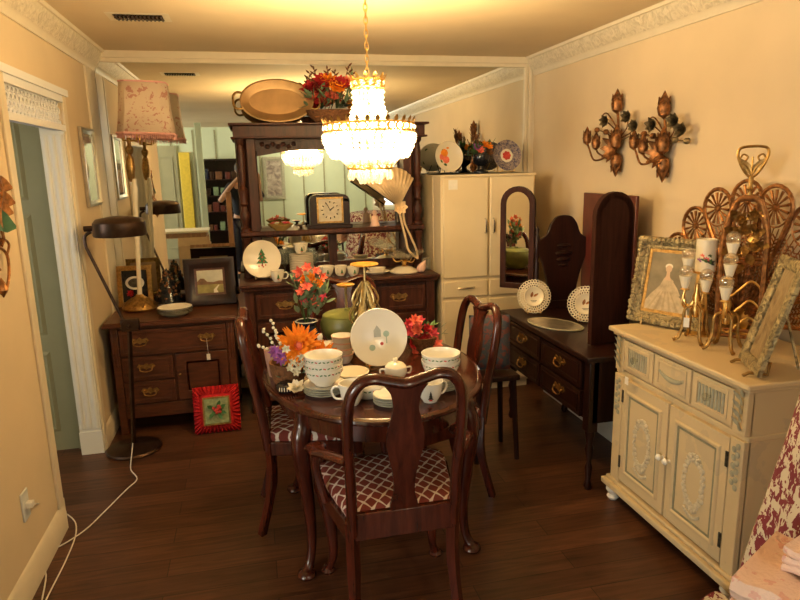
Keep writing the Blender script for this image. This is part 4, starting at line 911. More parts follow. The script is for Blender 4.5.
for i in range(6):
    a = i*pi/3; f_ = lambda r, z: V((r*cos(a), r*sin(a), z))
    mb.tube(smooth([f_(.03, .125), f_(.07, .16), f_(.075, .20), f_(.04, .27), f_(.012, .35)], 5), .009, 6, flat=(1.6, .7))
    mb.tube(smooth([f_(.06, .17), f_(.035, .16), f_(.022, .185), f_(.038, .205), f_(.05, .19)], 4), .0055, 6)
    mb.petal(f_(.02, .14), f_(.3, 1.2), f_(1, -.3), .07, .03, -.3); mb.tube(smooth([f_(.012, .35), f_(.05, .30), f_(.062, .26), f_(.045, .235), f_(.035, .255), f_(.045, .265)], 4), .0055, 6)
mb.build('scrolls', PGOLD, bh)
MB().lathe([(0, .42), (.05, .425), (.068, .432), (.066, .436), (.045, .43), (0, .428)], 26).build('amber_dish', plain('amber_dish', (.70, .36, .06), .25, .3), bh)
q = P(350, 284, 1, 3.0); t = thing('amber_candle_plate', 'tall slim stand holding a small amber plate left of the scrolled candle holder', 'candle holder', (q.x+.02, 3.305, TZ+.0005))
MB().lathe([(0, 0), (.035, 0), (.01, .012), (.007, .03), (.007, .25), (.01, .26), (0, .26)], 14).build('stem', PGOLD, t)
MB().lathe([(0, .26), (.045, .263), (.05, .272), (.04, .268), (0, .266)], 24).build('plate', bpy.data.materials['amber_dish'], t)
q = P(421, 356, 1, 2.90); pf = thing('pink_flower_basket', 'basket of bright pink and coral flowers at the right of the big plate', 'flowers', (q.x, 2.88, TZ+.0005))
MB().lathe([(0, 0), (.05, 0), (.07, .04), (.078, .075), (.07, .075), (0, .03)], 18).build('basket', BASKET, pf)
for i, (x, y) in enumerate(((408, 324), (414, 320), (420, 323), (426, 328), (432, 333), (416, 329), (410, 332), (423, 337), (429, 341), (435, 343), (417, 340), (411, 343), (424, 350), (414, 352), (430, 352))):
    c = P(x, y, 1, 2.86); c = V((c.x-q.x, -.02-.02*(i % 2), c.z-TZ)); MB().m((PINKF, CORAL, PINKF, REDP)[i % 4]).flower(c, FD+V((R.uniform(-.4, .6), 0, R.uniform(0, .6))), R.uniform(.028, .036), ((7, 1, .35), (5, .7, .9)), .55).build('flower', None, pf)
leaves(pf, [(R.uniform(-.08, .1), R.uniform(-.05, .04), R.uniform(.05, .13)) for _ in range(26)], LEAF, .045, .02, 2, (0, 0, .03))
# ================================================================ dark dresser with folding mirrors
DX, DW, DZT, DYC = 1.55, .545, .72, 3.20
dr = thing('mirrored_dresser', 'dark wooden dresser with folding arched mirrors standing along the right wall', 'dresser', (DX, DYC, 0), -pi/2)
dd = .55
mb = MB().bx(-DW+.02, DW-.02, .02, dd, .365, DZT-.03)
for x in (-DW+.02, DW-.075): mb.bx(x, x+.055, 0, .055, .32, DZT-.03)
mb.build('body', DARK, dr, bevel=.004)
MB().bx(-DW-.01, DW+.01, -.03, dd, DZT-.03, DZT).build('top', DARK, dr, bevel=.006)
for z0, z1 in ((.535, .675), (.385, .52)):
    drawer(dr, -DW+.085, -.01, z0, z1, DARK, (-.24,), .005, pw=.12); drawer(dr, .01, DW-.085, z0, z1, DARK, (.24,), .005, pw=.12)
for x in (-DW+.05, DW-.05):
    for y in (.03, dd-.14):
        MB().lathe([(.016, 0), (.022, .02), (.014, .05), (.02, .12), (.012, .15), (.024, .22), (.016, .25), (.026, .31), (.026, .33)], 12, Tm((x, y, 0))).build('leg', DARK, dr)
def wl(x, y, z): return V((DYC-y, x-DX, z))          # world point -> dresser's own frame
def arch(w, h, n=12): return [(-w/2, 0), (w/2, 0), (w/2, h-w/2)]+arc(0, h-w/2, w/2, w/2, 0, pi, n)[1:-1]+[(-w/2, h-w/2)]
def wing(loc, rz, w, h, name, label=None):
    T = MX.Translation(wl(*loc)) @ MX.Rotation(rz+pi/2, 4, 'Z')
    fr = MB().ring(arch(w-.07, h-.07), [(0, 0), (0, .016), (.012, .022), (.035, .018), (.035, -.012), (0, -.012)], T @ Tm((0, 0, .035)))
    o = fr.build(name, FRAMEW, dr, label=label)
    MB().loops([[(x, -.004-y, z) for x, z in arch(w-.066, h-.066)] for y in (0, .006)], T=T @ Tm((0, 0, .033))).build('glass', MIRROR, o)
    MB().loops([[(x, .012-y, z) for x, z in arch(w-.02, h-.02)] for y in (0, .012)], T=T @ Tm((0, 0, .01))).build('back_board', FRAMEW, o)
    return o
q = P(517, 288, 1, 3.80)
wing((q.x, 3.80, q.z), radians(-42), .225, .655, 'side_mirror', 'arched far side mirror with its glass to the room')
MB().bx(.0, .03, -.01, .01, 0, .03, MX.Translation(wl(q.x, 3.78, DZT+.12)) @ MX.Rotation(pi/2, 4, 'Z')).tube([wl(q.x+.115, 3.745, DZT), wl(q.x+.115, 3.80, q.z+.35)], .011, 8).build('mirror_post', DARK, dr)
wing((1.755, 2.86, DZT+.004), radians(180+8), .235, .77, 'side_mirror', 'arched near side mirror seen from its dark back')
MB().bx(-.29, .29, -.02, .0, .03, .73, MX.Translation(wl(2.09, 3.45, DZT)) @ MX.Rotation(0, 4, 'Z')).build('centre_panel', PANELW, dr, bevel=.004, label='reddish upright centre panel')
# shaped backboard with posts standing on the far end
by = 3.70; x0, x1 = P(537, 250, 1, by).x, P(588, 250, 1, by).x; xm, hw = (x0+x1)/2, (x1-x0)/2
zt = P(562, 215, 1, by).z-DZT
T = MX.Translation(wl(xm, by, DZT)) @ MX.Rotation(pi/2, 4, 'Z')
half = smooth([(hw*.5, 0, 0), (hw*.55, zt*.2, 0), (hw*.72, zt*.42, 0), (hw*1.0, zt*.66, 0), (hw*1.0, zt*.73, 0), (hw*.66, zt*.80, 0), (hw*.5, zt*.91, 0), (hw*.28, zt*.985, 0), (0, zt, 0)], 4)
out = [(p.x, p.y) for p in half]+[(-p.x, p.y) for p in half[::-1]][1:]
cb = MB().loops([[(x, y, z) for x, z in out] for y in (-.012, .012)], T=T).build('backboard', DARK, dr, bevel=.004)
for s in (-1, 1): MB().lathe([(.014, 0), (.014, zt*.5), (.009, zt*.53), (.016, zt*.58), (.016, zt*.78), (.008, zt*.81), (.013, zt*.86), (0, zt*.9)], 10, T @ Tm((s*hw, 0, 0))).build('backboard_post', DARK, cb)
mb = MB()
for z, w_ in ((.68, .05), (.60, .062), (.53, .05), (.47, .035)): mb.ball((0, -.014, zt*z), w_, 14, 6, (1, .3, .28), T)
mb.build('carved_knop', DARK, cb)
MB().bx(-hw*.9, hw*.9, -.02, .02, 0, .05, T).build('backboard_foot', DARK, cb, bevel=.004)
# lace edged plates, tray and silver dish on the dresser
def lace_plate(px, py, yy, lab, rz, pxr=17):
    q = P(px, py, 1, yy); r = .082
    t, T = plate('lace_edged_plate', r*.74, lab, 'plate', (q.x, yy, DZT+.0045), radians(76), rz, CREAM, None)
    mb = MB()
    for k, (rr, n, s) in enumerate(((r*.83, 30, .0085), (r*.99, 34, .0095), (r*1.14, 34, .0105))):
        for i in range(n):
            a = 2*pi*(i+.5*(k % 2))/n; mb.tube([T @ V(((rr+s*cos(b))*cos(a)-s*sin(b)*sin(a), (rr+s*cos(b))*sin(a)+s*sin(b)*cos(a), .022)) for b in [2*pi*j/8 for j in range(8)]], .0026, 4, True)
    mb.build('lace_rim', CREAM, t)
    mb = MB().m(GILT).petal(T @ V((-.015, -.005, .0095)), T.to_3x3() @ V((.3, 1, 0)), T.to_3x3() @ V((0, 0, 1)), .035, .018, .05).petal(T @ V((0, 0, .0095)), T.to_3x3() @ V((1, .6, 0)), T.to_3x3() @ V((0, 0, 1)), .035, .014, .05)
    mb.m(IRON).bx(-.02, .02, -.028, -.025, .0085, .0092, T).bx(-.014, .014, -.035, -.032, .0085, .0092, T); mb.build('painted_sprig', None, t, flat=True)
    for ch in t.children: ch.location = (0, 0, r*1.24)
    easel(t, .04, .06, BRASS); return t
lace_plate(533, 310, 3.60, 'cream plate with a lacy pierced rim on the far end of the dark dresser', radians(-12))
lace_plate(585, 322, 3.30, 'cream lacy plate half hidden behind the near arched mirror of the dresser', radians(-28))
q = P(555, 325, 2, DZT); t = thing('oval_mirror_tray', 'oval silver mirrored tray lying flat on the dark dresser between the lacy plates', 'tray', (q.x, q.y, DZT+.0005), radians(-65))
MB().lathe([(.0, 0), (.18, 0), (.185, .006), (.18, .009), (.17, .006), (0, .005)], 40, None, False, 1, .6).build('rim', PALEG, t)
MB().lathe([(0, .0055), (.169, .0065), (.169, .0075), (0, .0065)], 40, None, False, 1, .6).build('mirror', plain('tarnished_silver', (.5, .45, .36), .28, .8, .5, .2, 20), t)
q = P(596, 343, 2, DZT); t = thing('silver_dish', 'small shiny silver footed dish at the near corner of the dark dresser', 'dish', (q.x+.0, q.y+.01, DZT+.0005))
SILV = plain('silver', (.72, .66, .55), .15, 1, .5, .05)
MB().lathe([(0, 0), (.022, 0), (.01, .01), (.012, .02), (.035, .035), (.04, .05), (.037, .05), (.02, .03), (0, .026)], 20).build('dish', SILV, t)
# long low white box under the dresser
t = tag(MB().bx(1.99, 2.16, 2.75, 4.08, 0.0005, .13).bx(1.985, 2.165, 2.745, 4.085, .13, .15).build('storage_box', WHITEB, None, bevel=.006), 'long low white box on the floor under and beside the dark dresser', 'box')
# ================================================================ distressed pale cabinet
BX, BYC, BW, BD, BZ = 1.64, 2.185, .415, .52, .88
cb = thing('painted_cabinet', 'cream distressed painted cabinet with carved doors at the right, nearest the camera', 'cabinet', (BX, BYC, 0), -pi/2)
MB().bx(-BW, BW, .02, BD, .115, BZ-.035).bx(-BW-.006, BW+.006, .012, BD, .655, .675).build('body', PALE, cb, bevel=.003)
MB().bx(-BW-.03, BW+.03, -.03, BD+.005, BZ-.022, BZ).bx(-BW-.015, BW+.015, -.012, BD, BZ-.04, BZ-.02).build('top', PALE, cb, bevel=.006)
MB().bx(-BW-.035, BW+.035, -.03, BD, .075, .105).bx(-BW-.02, BW+.02, -.012, BD, .105, .122).build('plinth', PALE, cb, bevel=.006)
for x in (-BW+.015, BW-.015):
    for y in (.012, BD-.05): MB().lathe([(0, 0), (.02, 0), (.03, .015), (.022, .03), (.036, .052), (.032, .077)], 14, Tm((x, y, 0))).build('bun_foot', WHITEC, cb)
def carving(mb, pts, r): 
    for x, z in pts: mb.ball((x, .0, z), r*R.uniform(.7, 1.2), 7, 5, (1, .55, 1))
for s in (-1, 1):   # corner pilasters
    mb = MB().bx(min(s*BW, s*(BW-.065)), max(s*BW, s*(BW-.065)), .0, .03, .118, .655).bx(min(s*BW, s*(BW-.065)), max(s*BW, s*(BW-.065)), .0, .03, .675, BZ-.04)
    po = mb.build('pilaster', PALE, cb, bevel=.003)
    mb = MB()
    for i in range(11): mb.ball((s*(BW-.032)+.009*(-1)**i, -.002, .47+i*.016), .011, 7, 5, (1, .6, 1.2))
    mb.build('carving', PALEG, po); mb = MB()
    for i in range(9): mb.petal((s*(BW-.032), -.001, .69+i*.016), (.6*(-1)**i, -.3, 1), (0, -1, 0), .04, .022, .2)
    mb.build('acanthus_carving', PALEG, po)
for i, (x0, x1) in enumerate(((-BW+.07, -.13), (-.12, .115), (.125, BW-.07))):
    d_ = MB().bx(x0, x1, .0, .03, .69, BZ-.05); d_.ring([(x0+.035, .715), (x1-.035, .715), (x1-.035, BZ-.075), (x0+.035, BZ-.075)], [(0, 0), (0, .006), (.012, .004), (.012, 0)])
    dw = d_.build('drawer', PALE, cb, bevel=.003); xm = (x0+x1)/2
    if i != 1:
        mb = MB()
        for k in range(8): xx = x0+.045+k*(x1-x0-.09)/7; mb.tube([(xx, -.001, .722), (xx, -.001, BZ-.082)], .006, 6)
        mb.build('reeding', PALEG, dw)
        MB().lathe([(.007, 0), (.006, .01), (.016, .018), (.016, .028), (.006, .034), (0, .035)], 14, along((xm, -.003, .765), (xm, -1, .765))).build('knob', GLASS, dw)
    else:
        mb = MB()
        for k in range(15): u = -1+k/7; mb.ball((xm+u*.075, -.002, .757+.018*u*u-.008), .010*(1.3-abs(u)*.6), 7, 5, (1.2, .7, 1))
        mb.build('garland_carving', PALEG, dw)
for s in (-1, 1):
    x0, x1 = (-BW+.07, -.008) if s < 0 else (.004, BW-.07)
    z0, z1 = .135, .645
    d_ = MB().bx(x0, x1, .0, .026, z0, z1)
    d_.ring([(x0+.05, z0+.06), (x1-.05, z0+.06), (x1-.05, z1-.06), (x0+.05, z1-.06)], [(.014, 0), (.008, .009), (0, .009), (-.008, .002), (-.008, -.002)])
    do = d_.build('door', PALE, cb, bevel=.003); xm = (x0+x1)/2
    MB().ring([(x0+.062, z0+.072), (x1-.062, z0+.072), (x1-.062, z1-.072), (x0+.062, z1-.072)], [(-.004, .0), (-.004, .003), (.013, .003), (.013, 0)]).build('painted_moulding', GROOVE, do)
    zc = (z0+z1)/2-.01; mb = MB()
    for k in range(80):
        a = 2*pi*k/80; w_ = 1+.11*(k % 3); mb.ball((xm+.05*w_*cos(a), -.002, zc+.098*w_*sin(a)), .0105*R.uniform(.6, 1.3), 6, 5, (1, .6, 1))
    for k in range(9): mb.ball((xm+(k-4)*.011, -.002, zc-.15+.0012*(k-4)**2), .008, 6, 5, (1, .6, 1))
    for a in (1.2, 1.57, 1.94, -1.2, -1.94, -1.57): mb.petal((xm+.047*cos(a), -.002, zc+.085*sin(a)), (cos(a)*1.4, -.15, sin(a)), (0, -1, 0), .035, .018, .2)
    mb.build('oval_carving', plain('carving_white', (.58, .50, .35), .6, 0, .3, .15, 40) if s < 0 else bpy.data.materials['carving_white'], do)
    kx = -.024 if s < 0 else .02
    MB().lathe([(.008, 0), (.006, .008), (.014, .016), (.015, .024), (.008, .032), (0, .033)], 14, along((kx, 0, .40), (kx, -1, .40))).build('knob', WHITEC, do)
    hx = x0+.004 if s < 0 else x1-.004
    for z in (.20, .53): MB().bx(hx-.006, hx+.006, -.004, .0, z, z+.06).build('hinge', IRON, do)
MB().m(PAPER).bx(-.28, -.255, -.034, -.032, .645, .68).build('price_tag', None, cb, flat=True)
# ---------------------------------------------------------------- on the pale cabinet
def art_lady(t, T, w, h):
    m = MB(); q = lambda x, z, y=-.002: ((x*.92-.07*(y < -.0022))*w, y, z*(.88 if y < -.0022 else 1)*h)
    bg = plain('portrait_ground', (.24, .20, .13), .7, 0, .2, .25, 12); gown = plain('gown_paint', (.50, .40, .26), .7, 0, .2, .2, 40); fold_ = plain('gown_folds', (.42, .33, .20), .7, 0, .2, .2, 40); skin = plain('painted_skin', (.62, .43, .28), .7, 0, .2, .05)
    m.m(bg).add([q(-.55, 0), q(.55, 0), q(.55, 1), q(-.55, 1)], [(0, 1, 2, 3)], T)
    def poly(mat, pts, y): m.m(mat).add([q(x, z, y) for x, z in pts], [tuple(range(len(pts)))], T)
    poly(gown, [(-.42, .04), (.42, .04), (.44, .14), (.33, .3), (.14, .44), (.12, .6), (.03, .66), (-.08, .64), (-.14, .5), (-.3, .34), (-.44, .16)], -.0028)
    poly(gown, [(.1, .6), (.22, .48), (.3, .36), (.25, .33), (.1, .46)], -.0034)
    poly(skin, [(-.08, .60), (.07, .60), (.03, .68), (.025, .76), (-.045, .76), (-.045, .68)], -.0036)
    poly(skin, [(.066*cos(a)-.01, .80+.065*sin(a)) for a in [i*pi/6 for i in range(12)]], -.004)
    poly(CREAM, [(.08*cos(a)-.012, .845+.05*sin(a)) for a in [i*pi/6 for i in range(12)]], -.0038)
    for i in range(5): poly(fold_, [(-.36+i*.16, .05), (-.30+i*.16, .05), (-.10+i*.05, .40), (-.12+i*.05, .40)], -.0036)
    m.build('portrait', None, t, flat=True)
a_, b_ = P(631, 321, 2, BZ), P(692, 334, 2, BZ); mid = (a_+b_)/2
lf = picture('lady_portrait', 'ornate gilt framed portrait of a lady in a wide gown on the pale cabinet', 'picture', .255, .30, (1.83, 2.52, BZ+.003), radians(-64), radians(12), [(0, 0), (0, .01), (.006, .014), (.014, .012), (.035, .03), (.048, .026), (.056, .01), (.056, 0)], CARVED, art_lady, OLDBR)
T = Tm((0, 0, 0), -radians(12)) @ Tm((0, 0, .056)); mb = MB(); w_, h_ = .255+.08, .30+.08
for i in range(60):
    u = i/60*4; k = int(u); f = u-k; x, z = [(f-.5, -.5), (.5, f-.5), (.5-f, .5), (-.5, .5-f)][k]
    mb.ball((x*w_, -.028, z*h_+.15), R.uniform(.009, .017), 7, 5, (1, .6, 1), T)
mb.build('carved_scrollwork', CARVED, lf)
mb = MB()
for i in range(5): mb.petal(T @ V((0, -.02, .325)), T.to_3x3() @ V((cos(.5+i*.53), -.2, sin(.5+i*.53))), T.to_3x3() @ V((0, -1, 0)), .032, .025, .2)
mb.build('crest', CARVED, lf)
for s in (-1, 1): MB().tube([(s*.1, -.03, .0), (s*.1, -.025, .03), (s*.1, .02, .02)], .006, 6).build('foot', OLDBR, lf)
# right hand leaning frame
def art_dim(t, T, w, h):
    MB().m(carved('faded_tapestry', (.20, .13, .06), (.36, .26, .13), 14, 0)).add([(-w/2, -.002, 0), (w/2, -.002, 0), (w/2, -.002, h), (-w/2, -.002, h)], [(0, 1, 2, 3)], T).build('artwork', None, t, flat=True)
rf = picture('carved_edge_frame', 'greenish carved frame leaning back, almost edge on, right on the pale cabinet', 'picture', .14, .33, (1.745, 1.885, BZ+.006), radians(-116), radians(16), [(0, 0), (0, .01), (.012, .02), (.03, .022), (.045, .016), (.045, 0)], CARVED, art_dim)
for s in (-1, 1): MB().tube([(s*.08, -.05, -.004), (s*.08, -.03, .008), (s*.08, .03, .004), (s*.08, .035, .05)], .006, 6).build('easel_foot', OLDBR, rf)
# brass fan fire screen
hub = V((2.10, 2.34, BZ)); fs = thing('brass_fan_screen', 'big brass peacock fan fire screen with pierced blades behind the things on the pale cabinet', 'fire screen', hub)
def blade(a, k):
    # blade grows from the hub in the yz plane, tilted by a towards -y
    T = MX.Translation((-.010*(k % 2)-.004*(k % 3), 0, .055)) @ MX.Rotation(a, 4, 'X'); r = .088; Lb = .525
    wdt = lambda z: .016+(r-.016)*min(1, z/Lb)**.9
    o = [(0, -wdt(z), z) for z in (.02, .15, .3, .42, Lb)]+[(0, -r*cos(q), Lb+r*sin(q)) for q in [pi*i/10 for i in range(1, 10)]]+[(0, wdt(z), z) for z in (Lb, .42, .3, .15, .02)]
    mb = MB().tube([T @ V(p) for p in o], .009, 6)
    for n, rr in ((14, .072), ):
        c = V((0, 0, Lb))
        for i in range(n):
            q = 2*pi*i/n; e = V((0, rr*cos(q), rr*sin(q))); mb.tube([T @ (c+e*.25), T @ (c+e)], [.003, .007], 5)
        mb.tube([T @ (c+V((0, .082*cos(q), .082*sin(q)))) for q in [2*pi*i/20 for i in range(20)]], .004, 5, True)
    mb.lathe([(0, -.006), (.02, -.005), (.014, .006), (0, .008)], 10, T @ Tm((0, 0, Lb), 0, radians(-90)))
    for j in range(22):
        z = .05+j*.0172; w2 = wdt(z); n = 7
        mb.tube([T @ V((0, -w2+2*w2*i/n, z+.008*(-1)**i)) for i in range(n+1)], .0042, 4)
    for u in (-.66, -.33, 0, .33, .66): mb.tube([T @ V((0, u*wdt(z), z)) for z in (.03, .2, Lb-.075)], .0032, 4)
    return mb.build('fan_blade', GILT, fs)
for k in range(9): blade(radians(-80+19*k), k)
MB().lathe([(0, -.02), (.05, -.02), (.055, 0), (.03, .015), (0, .02)], 20, Tm((-.02, 0, .06), 0, radians(-90))).build('hub', BRASS, fs)
MB().bx(-.045, .045, -.11, .11, 0, .016).bx(-.012, .012, -.03, .03, .016, .06).build('foot', BRASS, fs, bevel=.004)
# arched brass lantern with ring handle
ln = thing('brass_lantern', 'tall arched brass lantern with floral front and looped handle in front of the fan screen', 'lantern', (1.955, 2.205, BZ+.0005), radians(-45))
w_, h_ = .078, .60
ar = lambda w, h, y: [(-w, y, .03), (-w, y, h*.62), (-w*.95, y, h*.78), (-w*.7, y, h*.92), (-w*.4, y, h), (w*.4, y, h), (w*.7, y, h*.92), (w*.95, y, h*.78), (w, y, h*.62), (w, y, .03)]
for y in (-.055, .055): MB().tube(smooth(ar(w_, h_, y), 3), .011, 8).tube([(-w_, y, h_*.58), (w_, y, h_*.58)], .008, 6).tube([(-w_, y, .04), (w_, y, .04)], .008, 6).build('arch', GILT, ln)
for s in (-1, 1):
    for z in (.04, h_*.58): MB().tube([(s*w_, -.055, z), (s*w_, .055, z)], .007, 6).build('cross_bar', OLDBR, ln)
MB().bx(-w_*.45, w_*.45, -.06, .06, h_-.002, h_+.008).build('roof_plate', OLDBR, ln)
for s in (-1, 1):
    for y in (-.055, .055): MB().tube([(s*w_, y, .04), (s*(w_+.012), y*1.15, .012), (s*(w_+.03), y*1.25, .007)], .007, 6).build('foot', OLDBR, ln)
mb = MB()
for i in range(16): a = i*2.4; q = .012+.004*i; c = V((q*cos(a)*.75, -.05, h_*.74+q*sin(a)*1.35)); mb.petal(c, (cos(a), -.5, sin(a)), (0, -1, .2), .05, .035, .3)
for i in range(5): mb.flower(V(((-.03, .035, 0, -.02, .03)[i], -.06, h_*(.66, .70, .80, .88, .90)[i])), (0, -1, .1), .03, ((6, 1, .3), (5, .6, .8)), .6)
mb.build('floral_panel', OLDBR, ln)
for z in (.24, .16, .09): MB().tube(smooth([(-w_, -.055, z), (-w_*.5, -.06, z-.035), (0, -.06, z), (w_*.5, -.06, z+.035), (w_, -.055, z)], 4), .005, 6).build('scroll_bar', BRASS, ln)
MB().lathe([(.012, h_+.01), (.008, h_+.03), (.013, h_+.04), (.007, h_+.05), (.010, h_+.08), (.006, h_+.09)], 12).build('handle_stem', OLDBR, ln)
mb = MB().tube(smooth([(0, 0, h_+.085), (-.03, 0, h_+.115), (-.052, 0, h_+.165), (-.05, 0, h_+.195), (-.025, 0, h_+.205), (.025, 0, h_+.205), (.05, 0, h_+.195), (.052, 0, h_+.165), (.03, 0, h_+.115)], 4, True), .006, 6, True)
for s in (-1, 1):
    mb.tube(smooth([(0, 0, h_+.09), (s*.02, 0, h_+.13), (s*.045, 0, h_+.15), (s*.035, 0, h_+.175), (s*.018, 0, h_+.165), (s*.025, 0, h_+.15)], 4), .004, 6).petal((0, 0, h_+.1), (s*.7, 0, 1), (0, -1, 0), .07, .03, .1)
mb.tube([(0, 0, h_+.09), (0, 0, h_+.165)], .004, 6).build('loop_handle', OLDBR, ln)
# candelabra with ribbed white cups and glass balls
def candelabrum(lab, loc, rz, cups, tag_=False):
    t = thing('brass_candelabrum', lab, 'candelabrum', loc, rz, 'brass candelabra on the pale cabinet')
    for i in range(4):
        a = i*pi/2+.5; MB().tube(smooth([(.008*cos(a), .008*sin(a), .16), (.045*cos(a), .045*sin(a), .14), (.05*cos(a), .05*sin(a), .07), (.065*cos(a), .065*sin(a), .02), (.085*cos(a), .085*sin(a), .008)], 4), [.006]*8+[.0075]*8+[.009], 8).build('leg', OLDBR, t)
    MB().lathe([(0, .10), (.014, .11), (.02, .14), (.012, .165), (.018, .19), (.008, .22), (.008, .25)], 14).build('stem', BRASS, t)
    for x, y, z in cups:
        q = V((x, y, z)); ro = V((0, 0, .20))
        a_ = MB().tube(smooth([ro, ro+V((x*.6, y*.6, -.05)), V((x*1.15, y*1.15, min(z-.06, .18))), V((x, y, z))], 5), .0055, 8).lathe([(0, -.004), (.02, 0), (.012, .006), (0, .008)], 14, Tm(q)).build('arm', BRASS, t)
        cp = MB(); n = 20
        cp.loops([[(x+(r+(.0025 if j % 2 else 0))*cos(2*pi*j/n), y+(r+(.0025 if j % 2 else 0))*sin(2*pi*j/n), z+h) for j in range(n)] for r, h in ((.008, .006), (.011, .012), (.018, .038), (.0235, .058), (.021, .058), (.01, .04))], True, True)
        cp.build('cup', CREAM, t, ang=60)
        MB().ball((x, y, z+.077), .027, 16, 10).build('glass_ball', BALLG, t)
    if tag_: price_tag(t, (-.03, -.04, .14), .06)
    return t
candelabrum('left brass candelabrum with three white cups and glass balls, beside the lady portrait', (1.80, 2.275, BZ+.0005), radians(-45), [(-.045, .02, .295), (-.045, -.02, .225), (.035, -.02, .215)], True)
candelabrum('right brass candelabrum with three white cups and glass balls, beside the carved edge-on frame', (1.83, 2.13, BZ+.0005), radians(-45), [(.0, .03, .375), (.0, -.01, .295), (-.005, -.05, .21)])
q = P(705, 271, 0, 1.90); t = thing('painted_candle', 'thick cream candle painted with flowers on a brass pillar stand on the pale cabinet', 'candle', (1.90, q.y, BZ+.0005))
ch_ = q.z-BZ
MB().lathe([(0, 0), (.05, 0), (.05, .008), (.02, .02), (.01, .05), (.014, ch_*.5), (.009, ch_*.6), (.012, ch_-.02), (.05, ch_-.008), (.055, ch_+.002), (.048, ch_), (0, ch_)], 22).build('stand', BRASS, t)
MB().lathe([(0, ch_+.001), (.042, ch_+.001), (.042, ch_+.135), (.038, ch_+.14), (.034, ch_+.134), (0, ch_+.13)], 26).build('wax', CREAM, t)
mb = MB()
for a, z, m, s in ((-2.4, .05, LEAF, 1), (-2.2, .055, PINKF, .8), (-2.0, .045, LEAF, 1.1), (-1.75, .04, IRON, 1.2), (-2.6, .07, CORAL, .7), (-1.9, .07, LEAF, .6), (-2.9, .05, PURPLE, .8)):
    mb.m(m)
    for b in (-.5, .5, 1.6, 2.6): mb.petal((.0425*cos(a), .0425*sin(a), ch_+z), V((-sin(a)*cos(b), cos(a)*cos(b), sin(b))), (cos(a), sin(a), 0), .016*s, .009*s, 0)
mb.build('flower_print', None, t)
q = P(776, 352, 2, BZ); t = tag(MB().bx(-.05, .05, -.035, .035, 0, .002, Tm((1.98, 1.86, BZ+.0008), 0, 0, .5)).build('paper_slip', PAPER, flat=True), 'white slip of paper lying under the fan screen on the pale cabinet', 'paper')
# ================================================================ metal rose sconces on the right wall
def sconce(lab, dx, dy, flip=1, extra=()):
    rt = P(617+dx, 145+dy, 0, XR); t = thing('rose_sconce', lab, 'sconce', (XR, rt.y, rt.z), 0, 'copper rose sconces on the right wall')
    def q(x, y, d=.05): p = P(x+dx, y+dy, 0, XR-d); return p-V((XR, rt.y, rt.z))
    N = V((-1, -.3, 0))
    MB().tube(smooth([q(617, 168, .02), q(615, 150, .03), q(618, 132, .03), q(618, 118, .03), q(617, 108, .03)], 4), .008, 8).build('stem', SCON, t)
    def bud(x, y, s=1, up=1, d=.045):
        c = q(x, y, d); mb = MB().lathe([(0, -.055*s), (.026*s, -.035*s), (.034*s, 0), (.022*s, .04*s), (.006*s, .075*s), (0, .085*s)], 10, Tm(c, 0 if up > 0 else pi))
        for i in range(6): a = i*1.05; mb.petal(c+V((0, 0, -.045*s*up)), (.42*cos(a), .42*sin(a), 1*up), (cos(a), sin(a), .1), .11*s, .05*s, -.12)
        mb.build('bud', SCON, t)
    bud(617, 104, 1.05); bud(616, 162, 1.05, -1); bud(616, 140, 1.1, 1, .06)
    for (x, y), (mx_, my), s in (((587, 138), (594, 160), .85), ((596, 143), (606, 158), .85)):
        MB().tube(smooth([q(613, 150, .03), q(606, 157, .06), q(mx_, my, .08), q(x+2, y+10, .08), q(x, y+5, .08)], 5), .006, 8).build('arm', SCON, t); bud(x, y, s, 1, .08)
    for x, y in ((606, 121), (628, 117), (635, 126))[:3 if flip > 0 else 2]:
        c = q(x, y, .07); MB().tube(smooth([q(617, 140, .03), q((617+x)/2+4, (140+y)/2, .045), q(x, y, .06)], 5), .004, 6).build('rose_stem', SCON, t)
        MB().flower(c, N, .042, ((7, 1, .35), (6, .8, .75), (5, .5, 1.2)), .8, .25).build('rose', ROSEM, t)
    for x, y in ((597, 130), (606, 132), (640, 137))+tuple(extra):
        c = q(x, y, .05); MB().tube(smooth([q(617, 145, .03), q((617+x)/2, (145+y)/2-4, .04), c], 4), .003, 5).ball(c, .018, 8, 6).build('berry', SCON if x < 610 else ROSEM, t)
    mb = MB()
    for i in range(8): a = i*.8; mb.petal(q(615, 148, .03), (-.35, cos(a), sin(a)), N, .09, .045, .3)
    mb.build('leaf_cluster', SCON, t)
    for x0_, y0_ in ((612, 112), (624, 130)): MB().tube(smooth([q(617, 128, .02), q(x0_-4, y0_+2, .04), q(x0_-9, y0_+3, .04), q(x0_-8, y0_+9, .04), q(x0_-4, y0_+7, .04)], 4), .004, 6).build('tendril', SCON, t)
    return t
sconce('left copper and black metal rose sconce on the right wall, farther from the camera', 0, 0)
sconce('right copper and black metal rose sconce on the right wall, above the gilt portrait', 47, 4, 1, ((628, 136),))
